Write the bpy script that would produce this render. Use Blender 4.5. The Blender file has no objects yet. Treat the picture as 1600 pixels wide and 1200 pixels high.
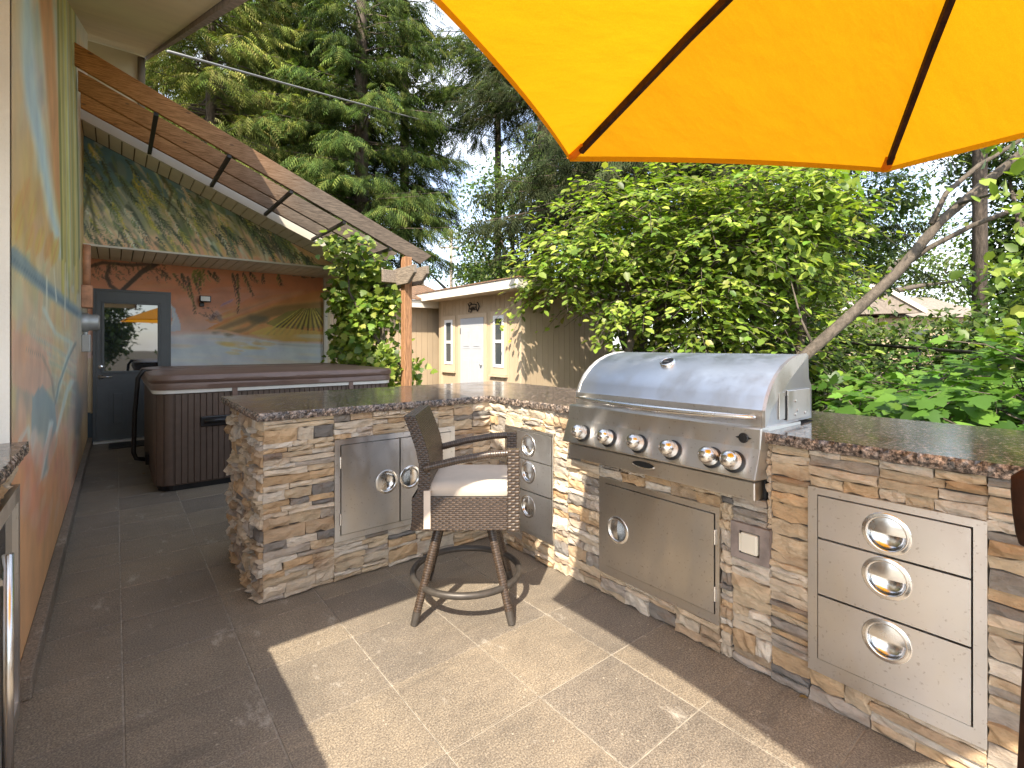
import bpy, bmesh, math, random
import numpy as np
from mathutils import Vector, Matrix

# ------------------------------------------------------------------ camera, sky, sun, exposure
scene = bpy.context.scene
COL = scene.collection
CAM = np.array([-1.917, -2.618, 1.246]); YAW = math.radians(38.71); FPX = 773.6; HOR = 540.0
cam_data = bpy.data.cameras.new('camera')
cam_data.sensor_width = 36.0
cam_data.lens = FPX / 1600 * 36.0
cam_data.shift_y = -(600 - HOR) / 1600
cam_data.clip_start = 0.03; cam_data.clip_end = 800
cam = bpy.data.objects.new('camera', cam_data); COL.objects.link(cam)
cam.location = CAM; cam.rotation_euler = (math.pi / 2, 0, -YAW)
scene.camera = cam

SUN = Vector((-0.785, -0.56, 1.0)).normalized()          # towards the sun
world = bpy.data.worlds.new('World'); scene.world = world; world.use_nodes = True
wn = world.node_tree.nodes; wl = world.node_tree.links; wn.clear()
wo = wn.new('ShaderNodeOutputWorld'); bg = wn.new('ShaderNodeBackground')
sky = wn.new('ShaderNodeTexSky'); sky.sky_type = 'NISHITA'; sky.sun_disc = False
sky.sun_elevation = math.asin(SUN.z); sky.sun_rotation = math.atan2(SUN.x, SUN.y)
sky.altitude = 300; sky.air_density = 1.0; sky.dust_density = 1.2; sky.ozone_density = 1.5
tc = wn.new('ShaderNodeTexCoord')
mp = wn.new('ShaderNodeMapping'); mp.inputs['Scale'].default_value = (1.0, 1.0, 2.6); mp.inputs['Location'].default_value = (0.35, 0.2, 0.15)
cn = wn.new('ShaderNodeTexNoise'); cn.inputs['Scale'].default_value = 2.6; cn.inputs['Detail'].default_value = 9; cn.inputs['Roughness'].default_value = 0.58
cr = wn.new('ShaderNodeValToRGB'); cr.color_ramp.elements[0].position = 0.47; cr.color_ramp.elements[1].position = 0.72
cm = wn.new('ShaderNodeMixRGB'); cm.inputs['Color2'].default_value = (6.5, 6.7, 7.0, 1)
wl.new(tc.outputs['Generated'], mp.inputs['Vector']); wl.new(mp.outputs['Vector'], cn.inputs['Vector'])
wl.new(cn.outputs['Fac'], cr.inputs['Fac']); wl.new(cr.outputs['Color'], cm.inputs['Fac'])
hs = wn.new('ShaderNodeHueSaturation'); hs.inputs['Saturation'].default_value = 0.7
wl.new(sky.outputs['Color'], hs.inputs['Color']); wl.new(hs.outputs['Color'], cm.inputs['Color1']); wl.new(cm.outputs['Color'], bg.inputs['Color'])
bg.inputs['Strength'].default_value = 0.15
wl.new(bg.outputs['Background'], wo.inputs['Surface'])

sun_d = bpy.data.lights.new('sun', 'SUN'); sun_d.energy = 3.6; sun_d.angle = math.radians(0.53); sun_d.color = (1.0, 0.9, 0.74)
sun_o = bpy.data.objects.new('sun', sun_d); COL.objects.link(sun_o)
sun_o.rotation_euler = (-SUN).to_track_quat('-Z', 'Y').to_euler(); sun_o.location = (-8, -6, 12)

scene.view_settings.view_transform = 'Standard'; scene.view_settings.look = 'None'
scene.view_settings.exposure = 1.55; scene.view_settings.gamma = 1.0
scene.view_settings.use_curve_mapping = False

# ------------------------------------------------------------------ pixel helpers (photo pixels 1600x1200)
FW = np.array([math.sin(YAW), math.cos(YAW), 0.0]); RT = np.array([math.cos(YAW), -math.sin(YAW), 0.0]); UPV = np.array([0, 0, 1.0])
def ray(px, py): return FW + RT * (px - 800) / FPX + UPV * (HOR - py) / FPX
def dep(px, py, t): return CAM + t * ray(px, py)
def projn(P):
    d = np.asarray(P, float) - CAM
    z = d @ FW
    return 800 + FPX * (d @ RT) / z, HOR - FPX * d[..., 2] / z, z
rng = np.random.default_rng(7)
random.seed(7)

# ------------------------------------------------------------------ object helpers
def tag(o, label=None, cat=None, group=None, kind=None):
    if label: o['label'] = label
    if cat: o['category'] = cat
    if group: o['group'] = group
    if kind: o['kind'] = kind
    return o
def empty(name, loc, label=None, cat=None, group=None, rz=0.0):
    o = bpy.data.objects.new(name, None); COL.objects.link(o)
    o.location = loc; o.rotation_euler = (0, 0, rz); o.empty_display_size = 0.1
    return tag(o, label, cat, group)
def wloc(o):
    return Vector(o.location) + (wloc(o.parent) if o.parent else Vector((0, 0, 0)))
def obj_from(name, me, mat, parent=None, loc=(0, 0, 0)):
    o = bpy.data.objects.new(name, me); COL.objects.link(o)
    if mat is not None and len(me.materials) == 0: me.materials.append(mat)
    if parent is not None: o.parent = parent
    o.location = loc
    return o
def srgb(r, g, b):
    f = lambda c: (c / 255) / 12.92 if c <= 10 else (((c / 255) + 0.055) / 1.055) ** 2.4
    return (f(r), f(g), f(b))

class MB:
    """collects geometry in world (or parent-local) coordinates, build() links ONE mesh object"""
    def __init__(s): s.v = []; s.f = []; s.c = []
    def add(s, vs, fs, col=None):
        b = len(s.v); s.v += [tuple(map(float, p)) for p in vs]; s.f += [tuple(i + b for i in f) for f in fs]
        s.c += [col or (1, 1, 1)] * len(vs)
        return s
    def box(s, x0, x1, y0, y1, z0, z1, col=None):
        vs = [(x, y, z) for z in (z0, z1) for y in (y0, y1) for x in (x0, x1)]
        return s.add(vs, [(0, 2, 3, 1), (4, 5, 7, 6), (0, 1, 5, 4), (2, 6, 7, 3), (0, 4, 6, 2), (1, 3, 7, 5)], col)
    def obox(s, c, ax, ay, az, hx, hy, hz, col=None):
        c = Vector(c); ax = Vector(ax).normalized(); ay = Vector(ay).normalized(); az = Vector(az).normalized()
        vs = [c + ax * (hx * i) + ay * (hy * j) + az * (hz * k) for k in (-1, 1) for j in (-1, 1) for i in (-1, 1)]
        return s.add(vs, [(0, 2, 3, 1), (4, 5, 7, 6), (0, 1, 5, 4), (2, 6, 7, 3), (0, 4, 6, 2), (1, 3, 7, 5)], col)
    def bar(s, a, b, w, h, up=(0, 0, 1), col=None):
        a = Vector(a); b = Vector(b); d = (b - a); L = d.length; d.normalize()
        sd = d.cross(Vector(up)); sd.normalize(); u = sd.cross(d)
        return s.obox((a + b) / 2, d, sd, u, L / 2, w / 2, h / 2, col)
    def tube(s, pts, rad, n=8, cap=True, col=None):
        pts = [Vector(p) for p in pts]; m = len(pts)
        if not hasattr(rad, '__len__'): rad = [rad] * m
        vs = []; fs = []; prev = None
        for i, p in enumerate(pts):
            d = (pts[min(i + 1, m - 1)] - pts[max(i - 1, 0)]).normalized()
            if prev is None:
                ref = Vector((0, 0, 1)) if abs(d.z) < 0.9 else Vector((1, 0, 0))
                a = d.cross(ref).normalized()
            else:
                a = (prev - d * prev.dot(d)).normalized()
            prev = a; b = d.cross(a)
            for k in range(n):
                t = 2 * math.pi * k / n
                vs.append(p + (a * math.cos(t) + b * math.sin(t)) * rad[i])
        for i in range(m - 1):
            for k in range(n):
                k2 = (k + 1) % n
                fs.append((i * n + k, i * n + k2, (i + 1) * n + k2, (i + 1) * n + k))
        if cap:
            fs.append(tuple(range(n))[::-1]); fs.append(tuple((m - 1) * n + k for k in range(n)))
        return s.add(vs, fs, col)
    def lathe(s, prof, c, axis, n=20, col=None, cap0=False, cap1=False):
        """prof: list of (radius, height along axis)"""
        c = Vector(c); w = Vector(axis).normalized()
        a = w.cross(Vector((0, 0, 1)) if abs(w.z) < 0.9 else Vector((1, 0, 0))).normalized(); b = w.cross(a)
        vs = []; fs = []; m = len(prof)
        for (r, h) in prof:
            for k in range(n):
                t = 2 * math.pi * k / n
                vs.append(c + w * h + (a * math.cos(t) + b * math.sin(t)) * r)
        for i in range(m - 1):
            for k in range(n):
                k2 = (k + 1) % n
                fs.append((i * n + k, i * n + k2, (i + 1) * n + k2, (i + 1) * n + k))
        if cap0: fs.append(tuple(range(n))[::-1])
        if cap1: fs.append(tuple((m - 1) * n + k for k in range(n)))
        return s.add(vs, fs, col)
    def prism(s, poly, fn, d0, d1, col=None):
        """poly: 2D points; fn(u,v,d)->xyz"""
        n = len(poly)
        vs = [fn(u, v, d0) for u, v in poly] + [fn(u, v, d1) for u, v in poly]
        fs = [tuple(range(n))[::-1], tuple(range(n, 2 * n))] + [(i, (i + 1) % n, n + (i + 1) % n, n + i) for i in range(n)]
        return s.add(vs, fs, col)
    def mesh(s, name='m', smooth=False, bevel=0, seg=2, origin=None, usecol=False, recalc=True, autosm=None):
        v = np.array(s.v)
        if origin is None: origin = Vector(((v.min(0) + v.max(0)) / 2).tolist())
        me = bpy.data.meshes.new(name)
        me.from_pydata([tuple(p) for p in (v - np.array(origin))], [], s.f)
        if usecol:
            ca = me.color_attributes.new('Col', 'FLOAT_COLOR', 'POINT')
            arr = np.ones((len(v), 4), np.float32); arr[:, :3] = np.array(s.c); ca.data.foreach_set('color', arr.ravel())
        if bevel or recalc:
            bm = bmesh.new(); bm.from_mesh(me)
            if recalc: bmesh.ops.recalc_face_normals(bm, faces=bm.faces)
            if bevel:
                es = [e for e in bm.edges if len(e.link_faces) == 2 and e.calc_face_angle(0) > 0.45]
                bmesh.ops.bevel(bm, geom=es, offset=bevel, segments=seg, affect='EDGES', profile=0.5, clamp_overlap=True)
            bm.to_mesh(me); bm.free()
        if smooth or autosm:
            me.polygons.foreach_set('use_smooth', [True] * len(me.polygons))
            if autosm: me.set_sharp_from_angle(angle=autosm)
        me.update()
        return me, origin
    def build(s, name, mat, parent=None, local=False, **kw):
        me, org = s.mesh(name, **kw)
        me.materials.append(mat)
        o = bpy.data.objects.new(name, me); COL.objects.link(o)
        if parent is not None:
            o.parent = parent
            o.location = org if local else Vector(org) - wloc(parent)
        else: o.location = org
        return o

def raw_mesh(name, V, F, cols=None, smooth=False):
    """fast mesh from numpy: V (n,3), F (m,k)"""
    V = np.ascontiguousarray(V, np.float32); F = np.ascontiguousarray(F, np.int32); k = F.shape[1]
    me = bpy.data.meshes.new(name)
    me.vertices.add(len(V)); me.vertices.foreach_set('co', V.ravel())
    me.loops.add(F.size); me.loops.foreach_set('vertex_index', F.ravel())
    me.polygons.add(len(F)); me.polygons.foreach_set('loop_start', np.arange(0, F.size, k, dtype=np.int32))
    try: me.polygons.foreach_set('loop_total', np.full(len(F), k, np.int32))
    except Exception: pass
    if smooth: me.polygons.foreach_set('use_smooth', np.ones(len(F), bool))
    if cols is not None:
        ca = me.color_attributes.new('Col', 'FLOAT_COLOR', 'POINT')
        a = np.ones((len(V), 4), np.float32); a[:, :3] = cols; ca.data.foreach_set('color', a.ravel())
    me.update(calc_edges=True); me.validate()
    return me

# ------------------------------------------------------------------ material helpers
def mat_new(name):
    m = bpy.data.materials.new(name); m.use_nodes = True
    nt = m.node_tree; p = nt.nodes['Principled BSDF']
    return m, nt, p
def N(nt, t, **kw):
    n = nt.nodes.new(t)
    for k, v in kw.items():
        if k in n.inputs: n.inputs[k].default_value = v
        else: setattr(n, k, v)
    return n
def L(nt, a, b): nt.links.new(a, b)
def ramp(nt, stops, interp='LINEAR'):
    r = nt.nodes.new('ShaderNodeValToRGB'); cr_ = r.color_ramp; cr_.interpolation = interp
    while len(cr_.elements) < len(stops): cr_.elements.new(0.5)
    for e, (p, c) in zip(cr_.elements, stops):
        e.position = p; e.color = (c[0], c[1], c[2], 1) if hasattr(c, '__len__') else (c, c, c, 1)
    return r
def coords(nt, kind='Object', scale=(1, 1, 1), rot=(0, 0, 0)):
    t = nt.nodes.new('ShaderNodeTexCoord'); m_ = nt.nodes.new('ShaderNodeMapping')
    m_.inputs['Scale'].default_value = scale; m_.inputs['Rotation'].default_value = rot
    L(nt, t.outputs[kind], m_.inputs['Vector']); return m_.outputs['Vector']
def worldpos(nt, scale=(1, 1, 1)):
    g = nt.nodes.new('ShaderNodeNewGeometry'); m_ = nt.nodes.new('ShaderNodeMapping'); m_.inputs['Scale'].default_value = scale
    L(nt, g.outputs['Position'], m_.inputs['Vector']); return m_.outputs['Vector']
def mixc(nt, fac, a, b, mode='MIX'):
    m_ = nt.nodes.new('ShaderNodeMixRGB'); m_.blend_type = mode
    for s_, v in (('Fac', fac), ('Color1', a), ('Color2', b)):
        if hasattr(v, 'is_output'): L(nt, v, m_.inputs[s_])
        elif s_ == 'Fac': m_.inputs[s_].default_value = v
        else: m_.inputs[s_].default_value = (v[0], v[1], v[2], 1)
    return m_.outputs['Color']
def bump(nt, p, h, strength=0.3, dist=0.01):
    b = nt.nodes.new('ShaderNodeBump'); b.inputs['Strength'].default_value = strength; b.inputs['Distance'].default_value = dist
    L(nt, h, b.inputs['Height']); L(nt, b.outputs['Normal'], p.inputs['Normal'])
def simple(name, col, rough=0.6, metal=0.0, var=0.12, scale=8, bmp=0.0, spec=None, bscale=None):
    m, nt, p = mat_new(name)
    v = worldpos(nt); n = N(nt, 'ShaderNodeTexNoise', Scale=scale, Detail=5); L(nt, v, n.inputs['Vector'])
    lo = tuple(c * (1 - var) for c in col); hi = tuple(min(1, c * (1 + var)) for c in col)
    r = ramp(nt, [(0.3, lo), (0.7, hi)]); L(nt, n.outputs['Fac'], r.inputs['Fac']); L(nt, r.outputs['Color'], p.inputs['Base Color'])
    p.inputs['Roughness'].default_value = rough; p.inputs['Metallic'].default_value = metal
    if spec is not None: p.inputs['Specular IOR Level'].default_value = spec
    if bmp:
        n2 = N(nt, 'ShaderNodeTexNoise', Scale=bscale or scale * 8, Detail=4); L(nt, v, n2.inputs['Vector']); bump(nt, p, n2.outputs['Fac'], bmp, 0.004)
    return m

M = {}
def build_materials():
    # stacked ledge stone: colour from the stone's own attribute
    m, nt, p = mat_new('ledge_stone')
    a = N(nt, 'ShaderNodeAttribute', attribute_name='Col')
    v = worldpos(nt, (1, 1, 2.2)); n = N(nt, 'ShaderNodeTexNoise', Scale=14, Detail=8, Roughness=0.65); L(nt, v, n.inputs['Vector'])
    r = ramp(nt, [(0.25, (0.68, 0.66, 0.64)), (0.5, (1.12, 1.1, 1.08)), (0.78, (1.4, 1.32, 1.2))]); L(nt, n.outputs['Fac'], r.inputs['Fac'])
    c1 = mixc(nt, 1.0, a.outputs['Color'], r.outputs['Color'], 'MULTIPLY')
    n3 = N(nt, 'ShaderNodeTexNoise', Scale=5, Detail=4); L(nt, v, n3.inputs['Vector'])
    r3 = ramp(nt, [(0.52, 0.0), (0.72, 0.55)]); L(nt, n3.outputs['Fac'], r3.inputs['Fac'])
    c2 = mixc(nt, r3.outputs['Color'], c1, (0.36, 0.2, 0.09)); L(nt, c2, p.inputs['Base Color'])
    p.inputs['Roughness'].default_value = 0.85
    n2 = N(nt, 'ShaderNodeTexNoise', Scale=42, Detail=8, Roughness=0.72); L(nt, worldpos(nt, (1, 1, 2.4)), n2.inputs['Vector']); bump(nt, p, n2.outputs['Fac'], 0.95, 0.016)
    M['stone'] = m
    M['mortar'] = simple('stone_backing', (0.1, 0.085, 0.07), 0.95, bmp=0.3)
    # polished speckled granite
    m, nt, p = mat_new('granite')
    v = worldpos(nt)
    vo = N(nt, 'ShaderNodeTexVoronoi', Scale=150); L(nt, v, vo.inputs['Vector'])
    no = N(nt, 'ShaderNodeTexNoise', Scale=64, Detail=7, Roughness=0.75); L(nt, v, no.inputs['Vector'])
    n2 = N(nt, 'ShaderNodeTexNoise', Scale=28, Detail=5); L(nt, v, n2.inputs['Vector'])
    r1 = ramp(nt, [(0.38, (0.012, 0.012, 0.012)), (0.46, (0.13, 0.112, 0.1)), (0.54, (0.29, 0.25, 0.215)), (0.64, (0.6, 0.52, 0.45))]); L(nt, no.outputs['Fac'], r1.inputs['Fac'])
    r2 = ramp(nt, [(0.35, (0.55, 0.55, 0.58)), (0.65, (1.25, 1.1, 1.0))]); L(nt, n2.outputs['Fac'], r2.inputs['Fac'])
    c = mixc(nt, 1.0, r1.outputs['Color'], r2.outputs['Color'], 'MULTIPLY')
    r3 = ramp(nt, [(0.0, 0.0), (0.55, 0.0), (0.75, 0.7)]); L(nt, vo.outputs['Color'], r3.inputs['Fac'])
    c = mixc(nt, r3.outputs['Color'], c, (0.03, 0.028, 0.027)); L(nt, c, p.inputs['Base Color'])
    n4 = N(nt, 'ShaderNodeTexNoise', Scale=6, Detail=4); L(nt, v, n4.inputs['Vector'])
    r4 = ramp(nt, [(0.3, 0.07), (0.7, 0.2)]); L(nt, n4.outputs['Fac'], r4.inputs['Fac']); L(nt, r4.outputs['Color'], p.inputs['Roughness'])
    p.inputs['IOR'].default_value = 1.45; p.inputs['Specular IOR Level'].default_value = 0.38
    M['granite'] = m
    # flamed granite paving
    m, nt, p = mat_new('flamed_paving')
    oi = N(nt, 'ShaderNodeObjectInfo')
    v = worldpos(nt)
    n1 = N(nt, 'ShaderNodeTexNoise', Scale=170, Detail=4, Roughness=0.7); L(nt, v, n1.inputs['Vector'])
    v2 = worldpos(nt, (1.0, 1.7, 1)); n2 = N(nt, 'ShaderNodeTexNoise', Scale=11, Detail=8, Roughness=0.7); L(nt, v2, n2.inputs['Vector'])
    n3 = N(nt, 'ShaderNodeTexNoise', Scale=1.7, Detail=6, Roughness=0.6); L(nt, v, n3.inputs['Vector'])
    r1 = ramp(nt, [(0.32, (0.105, 0.09, 0.074)), (0.5, (0.235, 0.203, 0.163)), (0.68, (0.43, 0.375, 0.3))]); L(nt, n1.outputs['Fac'], r1.inputs['Fac'])
    r2 = ramp(nt, [(0.3, (0.84, 0.84, 0.86)), (0.55, (1, 1, 1)), (0.75, (1.12, 1.1, 1.06))]); L(nt, n2.outputs['Fac'], r2.inputs['Fac'])
    c = mixc(nt, 1.0, r1.outputs['Color'], r2.outputs['Color'], 'MULTIPLY')
    r3 = ramp(nt, [(0.3, (0.72, 0.72, 0.72)), (0.7, (1.16, 1.13, 1.08))]); L(nt, n3.outputs['Fac'], r3.inputs['Fac'])
    c = mixc(nt, 1.0, c, r3.outputs['Color'], 'MULTIPLY')
    r5 = ramp(nt, [(0.0, (0.86, 0.86, 0.88)), (1.0, (1.1, 1.07, 1.02))]); L(nt, oi.outputs['Random'], r5.inputs['Fac'])
    c = mixc(nt, 1.0, c, r5.outputs['Color'], 'MULTIPLY')
    # dark drifting veins and damp patches
    n7 = N(nt, 'ShaderNodeTexNoise', Scale=2.3, Detail=9, Roughness=0.66); L(nt, worldpos(nt, (0.7, 3.4, 1)), n7.inputs['Vector'])
    r7 = ramp(nt, [(0.3, 0.5), (0.42, 0.0)]); L(nt, n7.outputs['Fac'], r7.inputs['Fac']); c = mixc(nt, r7.outputs['Color'], c, (0.1, 0.088, 0.075))
    vs7 = N(nt, 'ShaderNodeTexVoronoi', Scale=26); L(nt, v, vs7.inputs['Vector']); r8 = ramp(nt, [(0.0, 0.75), (0.09, 0.5), (0.13, 0.0)]); L(nt, vs7.outputs['Distance'], r8.inputs['Fac'])
    n9 = N(nt, 'ShaderNodeTexNoise', Scale=4.5, Detail=3); L(nt, v, n9.inputs['Vector']); r9 = ramp(nt, [(0.48, 0.0), (0.62, 1.0)]); L(nt, n9.outputs['Fac'], r9.inputs['Fac'])
    c = mixc(nt, mixc(nt, 1.0, r8.outputs['Color'], r9.outputs['Color'], 'MULTIPLY'), c, (0.55, 0.48, 0.38))
    # pale efflorescence smears
    n6 = N(nt, 'ShaderNodeTexNoise', Scale=3.4, Detail=9, Roughness=0.72); L(nt, worldpos(nt, (2.2, 1, 1)), n6.inputs['Vector'])
    r6 = ramp(nt, [(0.6, 0.0), (0.72, 0.6)]); L(nt, n6.outputs['Fac'], r6.inputs['Fac'])
    c = mixc(nt, r6.outputs['Color'], c, (0.62, 0.57, 0.49)); L(nt, c, p.inputs['Base Color'])
    r4 = ramp(nt, [(0.3, 0.38), (0.7, 0.62)]); L(nt, n2.outputs['Fac'], r4.inputs['Fac']); L(nt, r4.outputs['Color'], p.inputs['Roughness'])
    bump(nt, p, n1.outputs['Fac'], 0.45, 0.003)
    M['paving'] = m
    M['grout'] = simple('grout', (0.33, 0.295, 0.245), 0.95, var=0.3, scale=30, bmp=0.2)
    # brushed stainless, brushing along the panel
    def steel(name, sc, rough=(0.2, 0.36), col=(0.64, 0.62, 0.59), spots=0.0, tan=None):
        m, nt, p = mat_new(name)
        n1 = N(nt, 'ShaderNodeTexNoise', Scale=1.0, Detail=5, Roughness=0.7); L(nt, worldpos(nt, sc), n1.inputs['Vector'])
        r1 = ramp(nt, [(0.25, rough[0]), (0.75, rough[1])]); L(nt, n1.outputs['Fac'], r1.inputs['Fac'])
        ns_ = N(nt, 'ShaderNodeTexNoise', Scale=7, Detail=7, Roughness=0.65); L(nt, worldpos(nt, (1, 1, 0.35)), ns_.inputs['Vector']); rs_ = ramp(nt, [(0.42, (0.9, 0.9, 0.9)), (0.66, (1.45, 1.45, 1.45))]); L(nt, ns_.outputs['Fac'], rs_.inputs['Fac'])
        L(nt, mixc(nt, 1.0, r1.outputs['Color'], rs_.outputs['Color'], 'MULTIPLY'), p.inputs['Roughness'])
        n2 = N(nt, 'ShaderNodeTexNoise', Scale=3, Detail=5); L(nt, worldpos(nt), n2.inputs['Vector'])
        r2 = ramp(nt, [(0.3, tuple(c * 0.88 for c in col)), (0.7, tuple(min(1, c * 1.08) for c in col))]); L(nt, n2.outputs['Fac'], r2.inputs['Fac'])
        cc = r2.outputs['Color']
        if spots:
            n3 = N(nt, 'ShaderNodeTexNoise', Scale=85, Detail=3); L(nt, worldpos(nt), n3.inputs['Vector'])
            r3 = ramp(nt, [(0.63, 0.0), (0.73, spots)]); L(nt, n3.outputs['Fac'], r3.inputs['Fac'])
            cc = mixc(nt, r3.outputs['Color'], cc, (0.25, 0.19, 0.13))
        L(nt, cc, p.inputs['Base Color'])
        p.inputs['Metallic'].default_value = 1.0
        if tan:
            p.inputs['Anisotropic'].default_value = 0.82; cv_ = N(nt, 'ShaderNodeCombineXYZ'); cv_.inputs[0].default_value, cv_.inputs[1].default_value, cv_.inputs[2].default_value = tan; L(nt, cv_.outputs[0], p.inputs['Tangent'])
            bump(nt, p, n1.outputs['Fac'], 0.12, 0.0004)
        return m
    M['steel'] = steel('brushed_steel', (9, 9, 1500), (0.34, 0.42), (0.73, 0.705, 0.665), spots=0.4, tan=(0, 0, 1))
    M['steel_v'] = steel('brushed_steel_vertical', (1500, 1500, 7), (0.34, 0.42), spots=0.25, tan=(1, 1, 0))
    M['steel_hood'] = steel('brushed_steel_hood', (1500, 6, 1500), (0.36, 0.44), (0.76, 0.775, 0.79), tan=(0.7, 0, 0.7))
    M['chrome'] = steel('polished_steel', (4, 4, 4), (0.16, 0.28), (0.78, 0.77, 0.75))
    M['black'] = simple('black_plastic', (0.012, 0.012, 0.013), 0.4)
    M['blackmetal'] = simple('black_iron', (0.018, 0.015, 0.013), 0.5, 0.3)
    M['darkvoid'] = simple('dark_interior', (0.01, 0.01, 0.01), 0.9)
    M['red'] = simple('red_sticker', (0.55, 0.03, 0.02), 0.5)
    M['outlet'] = simple('ivory_cover', (0.66, 0.62, 0.52), 0.45)
    M['greystone'] = simple('cast_stone_grey', (0.23, 0.19, 0.17), 0.85, var=0.3, scale=18, bmp=0.4)
    # wood: weathered grey with orange heart under the eave
    def wood(name, grey, warm, x0, x1, stretch):
        m, nt, p = mat_new(name)
        g = N(nt, 'ShaderNodeNewGeometry'); sx = N(nt, 'ShaderNodeSeparateXYZ'); L(nt, g.outputs['Position'], sx.inputs[0])
        v = worldpos(nt, stretch); n1 = N(nt, 'ShaderNodeTexNoise', Scale=7, Detail=8, Roughness=0.65); L(nt, v, n1.inputs['Vector'])
        mr = N(nt, 'ShaderNodeMapRange'); mr.inputs['From Min'].default_value = x0; mr.inputs['From Max'].default_value = x1
        ad = N(nt, 'ShaderNodeMath', operation='MULTIPLY_ADD'); L(nt, n1.outputs['Fac'], ad.inputs[0]); ad.inputs[1].default_value = 1.1; L(nt, sx.outputs['X'], ad.inputs[2]); L(nt, ad.outputs[0], mr.inputs['Value'])
        c = mixc(nt, mr.outputs['Result'], warm, grey)
        r1 = ramp(nt, [(0.28, (0.3, 0.27, 0.25)), (0.5, (0.9, 0.9, 0.9)), (0.7, (1.5, 1.45, 1.4))]); L(nt, n1.outputs['Fac'], r1.inputs['Fac'])
        c = mixc(nt, 1.0, c, r1.outputs['Color'], 'MULTIPLY')
        n5 = N(nt, 'ShaderNodeTexVoronoi', Scale=3.2); L(nt, worldpos(nt, (1.2, 3, 3)), n5.inputs['Vector'])
        r5 = ramp(nt, [(0.0, 0.85), (0.06, 0.6), (0.1, 0.0)]); L(nt, n5.outputs['Distance'], r5.inputs['Fac'])
        c = mixc(nt, r5.outputs['Color'], c, (0.07, 0.045, 0.03)); L(nt, c, p.inputs['Base Color'])
        p.inputs['Roughness'].default_value = 0.85; p.inputs['Specular IOR Level'].default_value = 0.2; bump(nt, p, n1.outputs['Fac'], 0.6, 0.006)
        return m
    M['beamwood'] = wood('weathered_beam', (0.15, 0.118, 0.092), (0.46, 0.2, 0.055), -1.5, 0.3, (1.4, 20, 20))
    M['postwood'] = wood('cedar_post', (0.36, 0.2, 0.11), (0.42, 0.2, 0.09), -5, 5, (22, 22, 1.4))
    M['headwood'] = wood('weathered_header', (0.27, 0.225, 0.18), (0.3, 0.24, 0.18), -5, -3, (20, 1.4, 20))
    M['darkwood'] = wood('dark_umbrella_wood', (0.045, 0.018, 0.009), (0.045, 0.018, 0.009), -9, -8, (3, 3, 3))
    M['cream'] = simple('cream_vinyl', (0.74, 0.66, 0.5), 0.55, var=0.06, scale=4)
    M['creamwhite'] = simple('painted_fascia', (0.7, 0.65, 0.56), 0.5, var=0.05, scale=4)
    M['groove'] = simple('soffit_groove', (0.16, 0.12, 0.07), 0.8)
    M['stucco'] = simple('white_stucco', (0.74, 0.7, 0.62), 0.9, var=0.05, scale=3, bmp=0.5, bscale=140)
    M['stuccocream'] = simple('cream_stucco', (0.62, 0.54, 0.36), 0.9, var=0.06, scale=3, bmp=0.4, bscale=120)
    # mural paint
    m, nt, p = mat_new('mural_paint')
    a = N(nt, 'ShaderNodeAttribute', attribute_name='Col')
    n = N(nt, 'ShaderNodeTexNoise', Scale=5, Detail=6); L(nt, worldpos(nt), n.inputs['Vector'])
    r = ramp(nt, [(0.3, (0.88, 0.88, 0.9)), (0.7, (1.1, 1.08, 1.05))]); L(nt, n.outputs['Fac'], r.inputs['Fac'])
    L(nt, mixc(nt, 1.0, a.outputs['Color'], r.outputs['Color'], 'MULTIPLY'), p.inputs['Base Color'])
    p.inputs['Roughness'].default_value = 0.6
    n2 = N(nt, 'ShaderNodeTexNoise', Scale=110, Detail=4); L(nt, worldpos(nt), n2.inputs['Vector']); bump(nt, p, n2.outputs['Fac'], 0.35, 0.004)
    M['mural'] = m
    M['doorgrey'] = simple('charcoal_door', (0.095, 0.108, 0.115), 0.38, var=0.06)
    m, nt, p = mat_new('window_glass'); p.inputs['Base Color'].default_value = (0.02, 0.025, 0.03, 1); p.inputs['Roughness'].default_value = 0.02; p.inputs['IOR'].default_value = 1.9
    p.inputs['Specular IOR Level'].default_value = 1.0; M['glass'] = m
    m, nt, p = mat_new('shed_glass'); p.inputs['Base Color'].default_value = (0.05, 0.06, 0.065, 1); p.inputs['Roughness'].default_value = 0.06; M['shedglass'] = m
    M['white'] = simple('white_paint', (0.8, 0.8, 0.79), 0.45, var=0.03)
    M['paleblue'] = simple('pale_door_paint', (0.42, 0.435, 0.46), 0.5, var=0.03)
    M['threshold'] = simple('aluminium_sill', (0.7, 0.7, 0.68), 0.35, 0.5)
    M['greymetal'] = simple('grey_meter', (0.42, 0.42, 0.4), 0.4, 0.4)
    M['orangebox'] = simple('painted_box', (0.5, 0.24, 0.13), 0.6, var=0.3, scale=14)
    M['lampglass'] = simple('lamp_lens', (0.75, 0.74, 0.7), 0.15)
    # hot tub
    M['tubpanel'] = simple('tub_panel', (0.105, 0.07, 0.05), 0.5, var=0.12, scale=20, bmp=0.1)
    m, nt, p = mat_new('tub_cover'); n = N(nt, 'ShaderNodeTexNoise', Scale=4, Detail=6); L(nt, worldpos(nt), n.inputs['Vector'])
    r = ramp(nt, [(0.3, (0.145, 0.09, 0.07)), (0.7, (0.21, 0.135, 0.105))]); L(nt, n.outputs['Fac'], r.inputs['Fac']); L(nt, r.outputs['Color'], p.inputs['Base Color'])
    p.inputs['Roughness'].default_value = 0.36; n2 = N(nt, 'ShaderNodeTexNoise', Scale=22, Detail=5); L(nt, worldpos(nt, (1, 1, 3)), n2.inputs['Vector']); bump(nt, p, n2.outputs['Fac'], 0.25, 0.01); M['tubcover'] = m
    M['tubrim'] = simple('acrylic_rim', (0.75, 0.72, 0.66), 0.25, var=0.05)
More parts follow.
